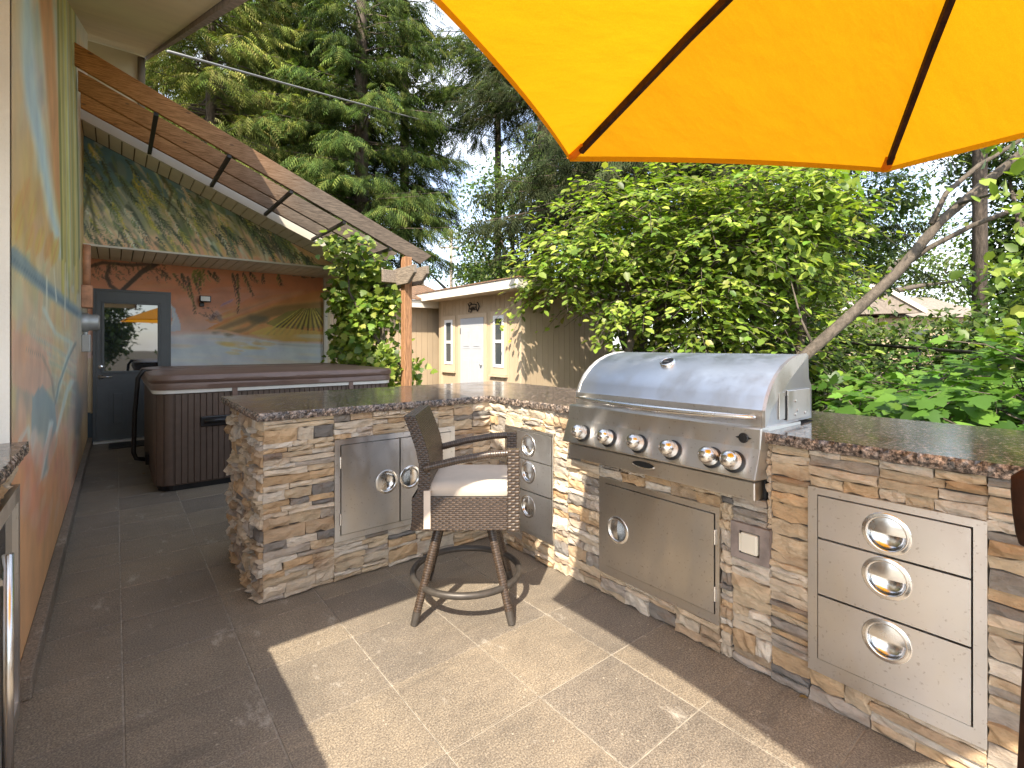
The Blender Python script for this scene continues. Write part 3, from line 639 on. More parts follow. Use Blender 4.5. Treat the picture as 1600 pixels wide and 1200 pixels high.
# main roof, falling towards the front
def rp(x, y, d): return (x, y, roofz(y) + d)
mb = MB(); vs0 = [rp(-8, -1.58, 0), rp(-1.54, -1.58, 0), rp(-1.54, 8, 0), rp(-8, 8, 0)]; mb.add(vs0 + [(x, y, z + 0.02) for x, y, z in vs0], [(0, 1, 2, 3), (4, 7, 6, 5), (0, 4, 5, 1), (1, 5, 6, 2), (2, 6, 7, 3), (3, 7, 4, 0)])
mb.build('main_soffit', M['stuccocream'], house)
mb = MB(); vs0 = [rp(-8.05, -1.62, 0.024), rp(-1.5, -1.62, 0.024), rp(-1.5, 8, 0.024), rp(-8.05, 8, 0.024)]; mb.add(vs0 + [(x, y, z + 0.17) for x, y, z in vs0], [(0, 1, 2, 3), (4, 7, 6, 5), (0, 4, 5, 1), (1, 5, 6, 2), (2, 6, 7, 3), (3, 7, 4, 0)])
roof = mb.build('roof', M['shingles'], house)
mb = MB(); vs0 = [(-1.535, -1.6, roofz(-1.6) - 0.03), (-1.502, -1.6, roofz(-1.6) - 0.03), (-1.502, 8, roofz(8) - 0.03), (-1.535, 8, roofz(8) - 0.03)]; mb.add(vs0 + [(x, y, z + 0.05) for x, y, z in vs0], [(0, 1, 2, 3), (4, 7, 6, 5), (0, 4, 5, 1), (1, 5, 6, 2), (2, 6, 7, 3), (3, 7, 4, 0)])
mb.build('rake_trim', M['greystone'], house)
# porch soffit boards and lip
psof = MB().box(WX, 0.86, 4.62, YB - 0.002, 2.372, 2.40).build('porch_soffit', M['groove'], house)
pw = 0.11; n = int((0.74 - WX) / pw) + 1; sb = MB().box(-pw / 2 + 0.006, pw / 2 - 0.006, -0.505, 0.505, -0.008, 0.008).mesh('soffit_board', origin=(0, 0, 0))[0]; sb.materials.append(M['cream'])
for k in range(n):
    o = obj_from('soffit_board', sb, None, psof, Vector((WX + pw * (k + 0.5), 5.135, 2.362)) - wloc(psof))
MB().box(WX, 0.80, 4.575, 4.63, 2.352, 2.372).build('soffit_lip', M['creamwhite'], house)
# gable rake soffit and fascia
def rk(x, d): return rakez(x) + d
def slab(x0, x1, y0, y1, d0, d1):
    m = MB(); vs0 = [(x0, y0, rk(x0, d0)), (x1, y0, rk(x1, d0)), (x1, y1, rk(x1, d0)), (x0, y1, rk(x0, d0))]
    h = d1 - d0; return m.add(vs0 + [(x, y, z + h) for x, y, z in vs0], [(0, 1, 2, 3), (4, 7, 6, 5), (0, 4, 5, 1), (1, 5, 6, 2), (2, 6, 7, 3), (3, 7, 4, 0)])
XE = 1.02
rsof = slab(WX, XE, 4.03, 5.9, 0.03, 0.06).build('rake_soffit', M['groove'], house)
nb = int((XE - WX) / pw)
for k in range(nb):
    xa = WX + pw * k + 0.006; o = slab(xa, xa + pw - 0.012, 4.05, 4.597, 0.004, 0.028).build('soffit_board', M['cream'], rsof)
slab(WX, XE + 0.03, 3.985, 4.03, -0.03, 0.12).build('rake_fascia', M['creamwhite'], house)
slab(WX, XE + 0.06, 3.97, 7.9, 0.125, 0.2).build('porch_roof', M['shingles'], house)
MB().box(0.76, 0.95, 4.62, 5.6, 2.12, 2.36).build('porch_beam', M['cream'], house)
# granite curb along the mural wall
MB().box(WX, WX + 0.045, -0.2, 5.6, 0.0, 0.085).build('base_curb', M['paving'], house, bevel=0.006)
# stacked slate column at the porch corner
slc = empty('slate_column', (0.92, 4.72, 0), 'dark stacked slate column half hidden by the vine at the porch corner', 'column')
for k in range(46):
    w = 0.13 + R.uniform(-0.012, 0.015); d = 0.13 + R.uniform(-0.012, 0.015)
    MB().box(0.92 - w, 0.92 + w, 4.72 - d, 4.72 + d, k * 0.046, k * 0.046 + 0.04).build('slate', M['slate'], slc, bevel=0.004, seg=1)
MB().box(0.82, 1.02, 4.62, 4.82, 0, 2.1).build('core', M['darkvoid'], slc)

# ---- porch door
DX0, DX1, DZ = -2.105, -1.355, 1.945
door = MB()
door = empty('door', (0, 0, 0)); door.parent = house; door.location = Vector(((DX0 + DX1) / 2, YB, 0)) - wloc(house)
yd = YB - 0.03
wx0, wx1, wz0, wz1 = -2.026, -1.468, 0.916, 1.79
mb = MB().box(DX0, wx0, yd - 0.02, YB - 0.001, 0.03, DZ).box(wx1, DX1, yd - 0.02, YB - 0.001, 0.03, DZ).box(wx0, wx1, yd - 0.02, YB - 0.001, 0.03, wz0).box(wx0, wx1, yd - 0.02, YB - 0.001, wz1, DZ)
mb.build('leaf_panel', M['doorgrey'], door)
mb = MB()
for (a, b, c, d) in ((wx0 - 0.03, wx1 + 0.03, wz1, wz1 + 0.03), (wx0 - 0.03, wx1 + 0.03, wz0 - 0.03, wz0), (wx0 - 0.03, wx0, wz0, wz1), (wx1, wx1 + 0.03, wz0, wz1)): mb.box(a, b, yd - 0.035, yd - 0.018, c, d)
mb.build('window_frame', M['doorgrey'], door, bevel=0.005)
MB().box(wx0, wx1, yd - 0.008, yd, wz0, wz1).build('pane', M['glass'], door)
for (a, b) in ((-1.985, -1.79), (-1.70, -1.505)):
    mb = MB().box(a, b, yd - 0.024, yd - 0.0195, 0.19, 0.68); mb.build('raised_panel', M['doorgrey'], door, bevel=0.002)
    MB().box(a + 0.05, b - 0.05, yd - 0.036, yd - 0.0245, 0.24, 0.63).build('raised_panel', M['doorgrey'], door, bevel=0.01)
MB().box(DX0 - 0.035, DX0 - 0.002, yd - 0.01, YB - 0.002, 0.0, DZ + 0.03).box(DX1 + 0.002, DX1 + 0.035, yd - 0.01, YB - 0.002, 0, DZ + 0.03).box(DX0 - 0.002, DX1 + 0.002, yd - 0.01, YB - 0.002, DZ + 0.004, DZ + 0.03).build('door_frame', M['doorgrey'], door)
MB().box(DX0 - 0.03, DX1 + 0.03, YB - 0.12, YB - 0.004, 0.002, 0.028).build('threshold', M['threshold'], door)
MB().lathe([(0.03, 0), (0.03, 0.012), (0.012, 0.016), (0.012, 0.04)], (-2.06, yd - 0.02, 0.845), (0, -1, 0), cap1=True).tube([(-2.06, yd - 0.055, 0.845), (-1.95, yd - 0.055, 0.845)], 0.009).build('handle', M['chrome'], door, smooth=True)
MB().lathe([(0.028, 0), (0.028, 0.015), (0.02, 0.02), (0.0, 0.021)], (-2.06, yd - 0.02, 0.975), (0, -1, 0)).build('lock', M['chrome'], door, smooth=True)
mat_ = MB().box(-1.98, -1.40, 5.02, 5.42, 0.002, 0.016).build('doormat', M['black'], bevel=0.003); tag(mat_, 'black doormat in front of the grey porch door', 'doormat')

# ---- things fixed to the walls
fl_ = empty('floodlight', (-0.93, YB, 1.87), 'small black floodlight on the painted sunset wall above the hot tub', 'floodlight')
MB().box(-0.985, -0.93, YB - 0.05, YB - 0.002, 1.80, 1.86).build('mount', M['black'], fl_, bevel=0.006)
MB().bar((-0.96, YB - 0.04, 1.85), (-0.945, YB - 0.1, 1.89), 0.03, 0.02).build('arm', M['black'], fl_)
MB().box(-1.0, -0.86, YB - 0.17, YB - 0.09, 1.86, 1.945).build('housing', M['black'], fl_, bevel=0.008)
MB().box(-0.985, -0.875, YB - 0.176, YB - 0.171, 1.87, 1.935).build('lens', M['lampglass'], fl_)
me_ = empty('electric_meter', (WX, 4.25, 1.48), 'round grey electric meter on the painted side wall near the door', 'meter')
MB().lathe([(0.1, 0), (0.1, 0.05), (0.085, 0.06), (0.085, 0.13), (0.07, 0.145), (0, 0.147)], (WX, 4.25, 1.49), (1, 0, 0), 24).build('meter_body', M['greymetal'], me_, smooth=True)
MB().box(WX, WX + 0.07, 4.16, 4.36, 1.18, 1.36).build('lower_box', M['greymetal'], me_, bevel=0.008)
MB().tube([(WX + 0.03, 4.25, 1.36), (WX + 0.03, 4.25, 1.41)], 0.02, 8).build('conduit', M['greymetal'], me_)
ub = empty('junction_box', (WX, 4.2, 1.75), 'orange painted junction box and conduit above the electric meter', 'junction box')
MB().box(WX, WX + 0.09, 4.1, 4.32, 1.64, 1.87).build('box', M['orangebox'], ub, bevel=0.008)
MB().tube([(WX + 0.04, 4.2, 1.87), (WX + 0.04, 4.2, 2.3)], 0.035, 10).build('conduit', M['orangebox'], ub, smooth=True)
# ------------------------------------------------------------------ pergola beside the porch roof
perg = empty('pergola', (0.82, 2.84, 0), 'weathered timber pergola with three sloping beams along the porch roof and a cedar post', 'pergola')
def beam(y, x0, x1, h=0.19, t=0.04, cut=True):
    mb = MB(); n = 14; vs = []
    for k in range(n + 1):
        x = x0 + (x1 - x0) * k / n; w = R.uniform(-0.002, 0.002)
        for dy in (-t / 2, t / 2): vs += [(x - (0.16 if (cut and k == n) else 0), y + dy + w, rakez(x - (0.16 if (cut and k == n) else 0)) + 0.005), (x, y + dy + w, rakez(x) + h)]
    fs = []
    for k in range(n):
        a = 4 * k; b = a + 4
        fs += [(a, a + 1, b + 1, b), (a + 2, b + 2, b + 3, a + 3), (a + 1, a + 3, b + 3, b + 1), (a, b, b + 2, a + 2)]
    fs += [(0, 2, 3, 1), (4 * n, 4 * n + 1, 4 * n + 3, 4 * n + 2)]
    mb.add(vs, fs); return mb.build('beam', M['beamwood'], perg, bevel=0.004, seg=1)
beam(2.84, WX + 0.01, 1.16); beam(3.36, WX + 0.01, 0.95, 0.185); beam(3.78, WX + 0.01, 0.95, 0.185)
for x in (-1.63, -1.054, -0.488, 0.069, 0.618):
    MB().bar((x, 2.83, rakez(x) - 0.012), (x, 3.98, rakez(x) - 0.012), 0.035, 0.03).build('iron_bar', M['blackmetal'], perg)
MB().box(0.775, 0.875, 2.79, 2.89, GZ, rakez(0.9) + 0.03).build('post', M['postwood'], perg, bevel=0.006, seg=1)
for x in (0.745, 0.905):
    poly = [(2.46, 2.17), (2.46, 2.08), (2.62, 1.97), (4.6, 1.97), (4.6, 2.17)]
    MB().prism(poly, lambda u, v, d: (d, u, v), x - 0.02, x + 0.02).build('header', M['headwood'], perg, bevel=0.004, seg=1)
MB().box(0.55, 1.1, 2.90, 2.94, 2.0, 2.15).build('cross_piece', M['headwood'], perg, bevel=0.004, seg=1)

# ------------------------------------------------------------------ stone counter
counter = empty('stone_counter', (0, 0, 0), 'L-shaped outdoor kitchen counter of stacked tan stone with polished granite top', 'counter')
ZB = 0.88
LX = -1.361
# openings on each face: (u0,u1,z0,z1)
openL = [(-1.02, -0.283, 0.214, 0.75)]
openR = [(-0.61, -0.175, 0.137, 0.752), (-1.583, -0.947, 0.115, 0.59), (-2.369, -1.91, 0.114, 0.753), (-1.765, -0.72, 0.66, 1.0), (-1.78, -1.632, 0.417, 0.556)]
PAL = [((0.62, 0.53, 0.41), 6), ((0.57, 0.46, 0.32), 6), ((0.52, 0.37, 0.22), 3), ((0.64, 0.58, 0.49), 5), ((0.42, 0.37, 0.315), 3), ((0.29, 0.265, 0.235), 2), ((0.2, 0.19, 0.178), 1), ((0.44, 0.33, 0.22), 2)]
PALW = [c for c, w in PAL for _ in range(w)]
def stone_geo(w, h, d, rr):
    """front-facing rough stone, local (u, v, n)"""
    nu, nv = 5, 3; V = []; F = []
    us = np.linspace(-w / 2, w / 2, nu); vs = np.linspace(-h / 2, h / 2, nv)
    e = min(0.004, h * 0.1); wob = [rr.uniform(-1, 1) for _ in range(nu * nv * 3)]; q = 0
    tilt = rr.uniform(-0.25, 0.25) * d; tl2 = rr.uniform(-0.15, 0.15) * d
    top = [rr.uniform(-1, 1) * h * 0.12 for _ in range(nu)]; bot = [rr.uniform(-1, 1) * h * 0.12 for _ in range(nu)]
    for i in range(nu):
        for j in range(nv):
            edge = i in (0, nu - 1) or j in (0, nv - 1)
            u = us[i] + wob[q] * (e if i in (0, nu - 1) else w * 0.06); v = vs[j] + (top[i] if j == nv - 1 else bot[i] if j == 0 else wob[q + 1] * h * 0.15)
            n_ = d * (0.74 + 0.2 * wob[q + 2]) if edge else d * (1.0 + 0.3 * wob[q + 2])
            n_ += tilt * vs[j] / h + tl2 * us[i] / w; q += 3; V.append((u, v, n_))
    for i in range(nu - 1):
        for j in range(nv - 1): F.append((i * nv + j, (i + 1) * nv + j, (i + 1) * nv + j + 1, i * nv + j + 1))
    ring = [i * nv for i in range(nu)] + [(nu - 1) * nv + j for j in range(1, nv)] + [i * nv + nv - 1 for i in range(nu - 2, -1, -1)] + [j for j in range(nv - 2, 0, -1)]
    b = len(V)
    for r_ in ring: V.append((V[r_][0] * 1.0, V[r_][1] * 1.0, -0.012))
    m = len(ring)
    for k in range(m): F.append((ring[(k + 1) % m], ring[k], b + k, b + (k + 1) % m))
    return V, F
def rects_free(u0, u1, z0, z1, opens):
    us = sorted({u0, u1, *[v for o in opens for v in o[:2] if u0 < v < u1]}); out = []
    for a, b in zip(us[:-1], us[1:]):
        zs = [z0, z1]; blk = [(max(z0, o[2]), min(z1, o[3])) for o in opens if o[0] <= a + 1e-6 and o[1] >= b - 1e-6]
        blk.sort(); cur = z0
        for lo, hi in blk:
            if lo > cur + 0.01: out.append([a, b, cur, lo])
            cur = max(cur, hi)
        if cur < z1 - 0.01: out.append([a, b, cur, z1])
    # merge neighbours with equal heights
    ch = True
    while ch:
        ch = False
        for i in range(len(out)):
            for j in range(len(out)):
                if i != j and abs(out[i][1] - out[j][0]) < 1e-6 and abs(out[i][2] - out[j][2]) < 1e-6 and abs(out[i][3] - out[j][3]) < 1e-6:
                    out[i][1] = out[j][1]; out.pop(j); ch = True; break
            if ch: break
    return out
def courses(rr, h):
    out = []; left = h
    while left > 0.07:
        c = rr.choice([0.02, 0.024, 0.027, 0.03, 0.034, 0.038, 0.044, 0.052, 0.066]); out.append(c); left -= c
    if left > 0.05: out += [left / 2, left / 2]
    elif left > 0.018: out.append(left)
    elif out: out[-1] += left
    rr.shuffle(out); return out
def split_len(rr, w, lo, hi):
    k = max(1, round(w / rr.uniform(lo, hi))); ws = [rr.uniform(0.6, 1.4) for _ in range(k)]; s_ = sum(ws); return [w * a / s_ for a in ws]
def lay(u0, u1, z0, z1, opens, rr, panel=(0.13, 0.3), slen=(0.09, 0.2), dd=(0.015, 0.038)):
    st = []
    for (a, b, c, d) in rects_free(u0, u1, z0, z1, opens):
        x = a
        for pw_ in split_len(rr, b - a, *panel):
            z = c
            for h in courses(rr, d - c):
                xx = x
                for w in split_len(rr, pw_, *slen):
                    st.append((xx + w / 2, z + h / 2, w - 0.0025, h - 0.003, rr.uniform(*dd))); xx += w
                z += h
            x += pw_
    return st
rr = random.Random(5)
allst = []
def emit(stones, fn):
    for (u, v, w, h, d) in stones:
        V, F = stone_geo(w, h, d, rr); V = [fn(u + a, v + b, n_) for a, b, n_ in V]; c = rr.choice(PALW); k = rr.uniform(0.85, 1.12)
        allst.append((V, F, tuple(x * k for x in c), w * h, fn(u, v, d)))
emit(lay(LX, -0.004, 0.003, ZB, openL, rr), lambda a, b, n_: (a, -n_ + 0.014, b))
emit(lay(-2.95, -0.004, 0.003, ZB, openR, rr), lambda a, b, n_: (-n_ + 0.014, a, b))
emit(lay(0.0, 0.78, 0.003, ZB, [], rr, (0.16, 0.3), (0.06, 0.14), (0.02, 0.06)), lambda a, b, n_: (LX - n_ + 0.012, a, b))
vis = []
for k, (V, F, c, A, ctr) in enumerate(allst):
    x, y, z = projn(np.array(ctr)); sc = A / z ** 2 if z > 0.1 else 0
    if not (-20 < x < 1620 and 0 < y < 1200): sc *= 0.01
    vis.append((sc, k))
vis.sort(reverse=True); keep = {k for _, k in vis[:300]}
rest = MB()
for k, (V, F, c, A, ctr) in enumerate(allst):
    if k in keep: MB().add(V, F, c).build('stone', M['stone'], counter, usecol=True)
    else: rest.add(V, F, c)
tag(rest.build('small_stones', M['stone'], counter, usecol=True), kind='stuff')
print('stones', len(allst))
mb = MB().box(LX + 0.004, 0.7, 0.012, 0.75, 0, ZB - 0.001); mb.build('base_core', M['mortar'], counter)
mb = MB().box(0.012, 0.7, -0.72, 0.011, 0, ZB - 0.001).box(0.012, 0.7, -2.95, -1.77, 0, ZB - 0.001).box(0.012, 0.7, -1.769, -0.721, 0, 0.655); mb.build('base_core', M['mortar'], counter)
# granite slab with a chiselled edge
def slab_granite(poly, rough, z0, z1, name, parent, rr):
    """poly CCW; rough[i] True when edge i..i+1 is chiselled"""
    pts = []; rg = []
    for i, p in enumerate(poly):
        q = poly[(i + 1) % len(poly)]; d = math.hypot(q[0] - p[0], q[1] - p[1]); n = max(1, int(d / 0.014)) if rough[i] else 1
        nx, ny = (q[1] - p[1]) / d, -(q[0] - p[0]) / d
        for k in range(n):
            t = k / n; pts.append((p[0] + (q[0] - p[0]) * t, p[1] + (q[1] - p[1]) * t)); rg.append((nx, ny, 1.0 if (rough[i] and k > 0) else 0.0))
    m = len(pts); V = []; rings = []
    for r_, (dz, off) in enumerate(((0, -0.002), (0.3, 0.003), (0.68, 0.003), (1, -0.003))):
        rg_ = []
        for (x, y), (nx, ny, g) in zip(pts, rg):
            o_ = (off + rr.uniform(-0.004, 0.004)) * g; V.append((x + nx * o_, y + ny * o_, z0 + (z1 - z0) * dz + (rr.uniform(-0.003, 0.003) * g if r_ in (1, 2) else 0))); rg_.append(len(V) - 1)
        rings.append(rg_)
    F = [tuple(rings[0])[::-1], tuple(rings[3])]
    for a, b in zip(rings[:-1], rings[1:]):
        for k in range(m): F.append((a[k], a[(k + 1) % m], b[(k + 1) % m], b[k]))
    mb = MB().add(V, F); return mb.build(name, M['granite'], parent, recalc=False)
OH = 0.027
poly = [(LX - 0.03, -OH), (-OH, -OH), (-OH, -0.768), (0.44, -0.768), (0.44, -1.766), (-OH, -1.766), (-OH, -2.98), (0.79, -2.98), (0.79, 1.02), (LX - 0.03, 1.02)]
slab_granite(poly, [1, 1, 0, 0, 0, 1, 1, 1, 1, 1], ZB + 0.002, 0.922, 'granite_top', counter, rr)

# ---- stainless doors and drawers set into the stone
class Face:
    def __init__(s, run): s.r = run
    def __call__(s, u, v, n): return (u, -n, v) if s.r == 'L' else (-n, u, v)
def plate_hole(mb, fc, u0, u1, z0, z1, n0, n1, hc, hr, N_=40):
    """plate with one round hole: front at n1, back rim at n0"""
    cu, cz = hc; angs = [2 * math.pi * k / N_ for k in range(N_)]
    for (a, b) in ((u0, z0), (u1, z0), (u1, z1), (u0, z1)): angs.append(math.atan2(b - cz, a - cu) % (2 * math.pi))
    angs = sorted(set(round(a, 6) for a in angs)); outer = []; inner = []
    for a in angs:
        ca, sa = math.cos(a), math.sin(a); ts = []
        if abs(ca) > 1e-9: ts.append(((u1 if ca > 0 else u0) - cu) / ca)
        if abs(sa) > 1e-9: ts.append(((z1 if sa > 0 else z0) - cz) / sa)
        t = min(x for x in ts if x > 0); outer.append((cu + ca * t, cz + sa * t)); inner.append((cu + ca * hr, cz + sa * hr))
    m = len(angs); V = [fc(u, v, n1) for u, v in outer] + [fc(u, v, n1) for u, v in inner] + [fc(u, v, n0) for u, v in outer]
    F = []
    for k in range(m):
        k2 = (k + 1) % m; F.append((k, k2, m + k2, m + k)); F.append((k, 2 * m + k, 2 * m + k2, k2))
    mb.add(V, F)
def dish(fc, parent, cu, cz, n0, r, mode):
    """round recessed pull: rim ring, bowl, half cover"""
    ax = fc(0, 0, 1); c = fc(cu, cz, n0)
    rim = MB().lathe([(r - 0.004, -0.001), (r - 0.002, 0.0035), (r + 0.001, 0.0045), (r + 0.004, 0.0025), (r + 0.009, 0.0022), (r + 0.012, 0.001), (r + 0.0125, -0.001)], c, ax, 40).build('pull_ring', M['chrome'], parent, smooth=True)
    prof = [(r - 0.003, 0.0)] + [((r - 0.003) * math.cos(t), -0.026 * math.sin(t)) for t in np.linspace(0.15, math.pi / 2 - 0.01, 8)]
    MB().lathe(prof, c, ax, 36).build('bowl', M['chrome'], rim, smooth=True)
    V = []; F = []; na, nr = 18, 6
    for i in range(nr + 1):
        for j in range(na + 1):
            a = math.pi * j / na; rr_ = (r - 0.004) * i / nr; du, dv = rr_ * math.cos(a), rr_ * math.sin(a)
            if mode == 'left': du, dv = -dv, du
            if mode == 'right': du, dv = dv, du
            V.append(fc(cu + du, cz + dv, n0 - 0.001 - 0.006 * (i / nr) ** 2 + 0.003))
    for i in range(nr):
        for j in range(na): q = i * (na + 1) + j; F.append((q, q + 1, q + na + 2, q + na + 1))
    MB().add(V, F).build('half_cover', M['chrome'], rim, smooth=True)
def cabinet(name, label, cat, fc, u0, u1, z0, z1, panels, hinges=()):
    """panels: (u0,u1,z0,z1,kind,hole centre,mode)"""
    root = empty(name, fc((u0 + u1) / 2, z0, 0.0), label, cat)
    inn = 0.03; f0 = 0.016
    pu0 = min(p[0] for p in panels) - 0.004; pu1 = max(p[1] for p in panels) + 0.004; pz0 = min(p[2] for p in panels) - 0.004; pz1 = max(p[3] for p in panels) + 0.004
    mb = MB()
    def bx(a, b, c, d, n0, n1):
        p, q = fc(a, c, n0), fc(b, d, n1); mb.box(min(p[0], q[0]), max(p[0], q[0]), min(p[1], q[1]), max(p[1], q[1]), c, d)
    bx(u0, pu0, z0, z1, -0.02, f0); bx(pu1, u1, z0, z1, -0.02, f0); bx(pu0, pu1, z0, pz0, -0.02, f0); bx(pu0, pu1, pz1, z1, -0.02, f0)
    mb.build('frame', M['steel'], root)
    mb = MB(); bx2 = fc(pu0, pz0, -0.05), fc(pu1, pz1, -0.035)
    mb.box(min(bx2[0][0], bx2[1][0]), max(bx2[0][0], bx2[1][0]), min(bx2[0][1], bx2[1][1]), max(bx2[0][1], bx2[1][1]), pz0, pz1); mb.build('back_panel', M['darkvoid'], root)
    for (a, b, c, d, nm, hc, mode) in panels:
        mb = MB(); hr = 0.054; plate_hole(mb, fc, a, b, c, d, 0.002, 0.021, hc, hr); pl = mb.build(nm, M['steel'], root)
        dish(fc, pl, hc[0], hc[1], 0.021, hr, mode)
    for (hu, hz) in hinges:
        mb = MB(); mb.tube([fc(hu, hz - 0.03, 0.02), fc(hu, hz + 0.03, 0.02)], 0.005, 8); mb.build('hinge', M['chrome'], root)
    return root
FL, FR_ = Face('L'), Face('R')
cabinet('cabinet_doors', 'stainless double cabinet doors set in the stone behind the wicker stool', 'cabinet', FL, -1.02, -0.283, 0.214, 0.75,
        [(-0.987, -0.656, 0.248, 0.718, 'cabinet_door', (-0.732, 0.485), 'left'), (-0.648, -0.317, 0.248, 0.718, 'cabinet_door', (-0.588, 0.487), 'right')], ((-0.992, 0.33), (-0.992, 0.63)))
cabinet('drawer_unit', 'narrow three-drawer stainless unit in the inner corner next to the grill', 'drawers', FR_, -0.61, -0.175, 0.137, 0.752,
        [(-0.60, -0.205, 0.576, 0.735, 'drawer', (-0.402, 0.655), 'up'), (-0.60, -0.205, 0.392, 0.57, 'drawer', (-0.402, 0.5), 'up'), (-0.60, -0.205, 0.16, 0.386, 'drawer', (-0.40, 0.298), 'left')])
cabinet('grill_cabinet', 'single stainless access door in the stone below the gas grill', 'cabinet', FR_, -1.583, -0.947, 0.115, 0.59,
        [(-1.562, -0.993, 0.158, 0.56, 'cabinet_door', (-1.067, 0.352), 'right')], ((-1.566, 0.24), (-1.566, 0.47)))
cabinet('drawer_unit', 'wide three-drawer stainless unit beside the ivory outlet cover', 'drawers', FR_, -2.369, -1.91, 0.114, 0.753,
        [(-2.336, -1.944, 0.585, 0.726, 'drawer', (-2.138, 0.652), 'up'), (-2.336, -1.944, 0.39, 0.578, 'drawer', (-2.138, 0.512), 'up'), (-2.336, -1.944, 0.165, 0.383, 'drawer', (-2.138, 0.315), 'up')])
ot = empty('outlet', (0, -1.705, 0.417), 'ivory weatherproof outlet cover in a grey cast stone surround', 'outlet')
mb = MB()
for (a, b, c, d) in ((-1.78, -1.744, 0.417, 0.556), (-1.667, -1.632, 0.417, 0.556), (-1.744, -1.667, 0.417, 0.442), (-1.744, -1.667, 0.528, 0.556)): mb.box(-0.02, 0.012, a, b, c, d)
mb.build('surround', M['greystone'], ot); MB().box(-0.004, 0.01, -1.743, -1.668, 0.443, 0.527).build('recess', M['darkvoid'], ot)
MB().box(-0.028, -0.006, -1.738, -1.673, 0.447, 0.524).build('cover', M['outlet'], ot, bevel=0.006)
MB().tube([(-0.024, -1.671, 0.452), (-0.024, -1.671, 0.518)], 0.004, 8).build('hinge', M['outlet'], ot)

# ------------------------------------------------------------------ gas grill
grill = empty('gas_grill', (0.2, -1.265, 0.66), 'stainless built-in gas grill with domed lid and six round knobs', 'grill')
Y0, Y1 = -0.776, -1.757
def ext(prof, ya, yb): 
    return MB().prism(prof, lambda u, v, d: (u, d, v), ya, yb)
arc = [(0.004, 1.004), (0.024, 1.046), (0.058, 1.088), (0.105, 1.128), (0.163, 1.162), (0.232, 1.188), (0.31, 1.204), (0.385, 1.209)]
prof = [(0.0, 0.934), (0.0, 1.0)] + arc + [(0.40, 1.205), (0.405, 1.105), (0.433, 1.075), (0.433, 0.934)]
hood = ext(prof, Y0, Y1).build('lid', M['steel_hood'], grill, autosm=0.35)
# raised band along each end of the lid
for (a, b) in ((Y0 + 0.001, Y0 - 0.012), (Y1 + 0.012, Y1 - 0.001)):
    pr = [(u - 0.004 if i > 1 and u < 0.2 else u - 0.003, v + (0.004 if u > 0.05 and v > 1.05 else 0.0)) for i, (u, v) in enumerate(prof[:10])] + [(0.39, 1.2), (0.2, 1.1), (0.05, 1.0), (0.01, 0.94)]
    ext(pr, a, b).build('end_band', M['steel_v'], hood, autosm=0.35)
MB().box(-0.0035, -0.0005, Y1 + 0.013, Y0 - 0.013, 0.936, 0.998).build('lid_lip', M['steel'], hood)
pts = []; rad = []
for k in range(25):
    t = k / 24; y = -0.8 + (-1.735 + 0.8) * t; b = math.sin(math.pi * t); pts.append((-0.03 - 0.05 * b ** 0.7, y, 0.975 - 0.006 * b)); rad.append(0.006 + 0.010 * b ** 0.6)
hd = MB().tube(pts, rad, 14).build('handle', M['chrome'], grill, smooth=True)
for y in (-0.83, -1.705): MB().bar((0.002, y, 0.975), (-0.04, y, 0.975), 0.014, 0.014).build('handle_bracket', M['steel'], hd)
# control panel
pp = [(0.3, 0.932), (-0.05, 0.938), (-0.06, 0.934), (-0.066, 0.862), (-0.108, 0.758), (-0.104, 0.752), (0.011, 0.742), (0.011, 0.9), (0.3, 0.91)]
pan = ext(pp, -0.781, -1.765).build('control_panel', M['steel'], grill, autosm=0.3)
for (a, b) in ((-0.778, -0.7808), (-1.7652, -1.768)): ext([(0.0, 0.93), (-0.05, 0.936), (-0.064, 0.862), (-0.106, 0.757), (0.0, 0.745)], a, b).build('panel_end', M['steel_v'], pan)
tray = MB().box(-0.072, 0.01, -1.752, -0.79, 0.668, 0.737).build('drip_tray', M['steel'], grill, bevel=0.005)
MB().lathe([(0.0, 0.001), (0.058, 0.001)], (-0.0722, -1.254, 0.712), (-1, 0, 0), 24).build('pull_slot', M['darkvoid'], tray).scale = (1, 1, 0.26)
MB().tube([(-0.0735, -1.254 + 0.058 * math.cos(a), 0.712 - 0.014 * math.sin(a)) for a in np.linspace(0.1, math.pi - 0.1, 14)], 0.004, 6).build('pull_lip', M['chrome'], tray, smooth=True)
nrm = Vector((-0.104, 0, 0.042)).normalized()      # outward normal of the sloping face
def onp(y, z):
    t = (z - 0.758) / (0.862 - 0.758); return Vector((-0.108 + t * 0.042, y, z))
for y in (-0.905, -1.072, -1.245, -1.415, -1.592, -1.682):
    c = onp(y, 0.806)
    k = MB().lathe([(0.042, 0.0), (0.042, 0.006), (0.036, 0.008)], c, nrm, 28, cap1=True).build('knob', M['black'], grill, smooth=False)
    MB().lathe([(0.035, 0.007), (0.0355, 0.026), (0.034, 0.032), (0.0355, 0.037), (0.0335, 0.05), (0.028, 0.062), (0.0185, 0.071), (0.008, 0.0745), (0.0, 0.075)], c, nrm, 28).build('knob_cap', M['chrome'], k, smooth=True)
c = onp(-0.834, 0.812); sl = Vector((-0.042, 0, -0.104)).normalized()
MB().obox(c + nrm * 0.0012, (0, 1, 0), sl, nrm, 0.011, 0.013, 0.001).build('warning_label', M['red'], grill)
MB().obox(c + nrm * 0.0026 + Vector((0, 0.002, 0)), (0, 1, 0), sl, nrm, 0.005, 0.0035, 0.0003).build('warning_mark', M['white'], grill)
bd = MB().lathe([(0.019, 0), (0.019, 0.003), (0.015, 0.0045), (0.015, 0.003), (0.010, 0.003), (0.010, 0.0045), (0, 0.005)], (-0.0635, -1.705, 0.897), (-1, 0, 0.08), 28).build('badge', M['black'], grill, smooth=False)
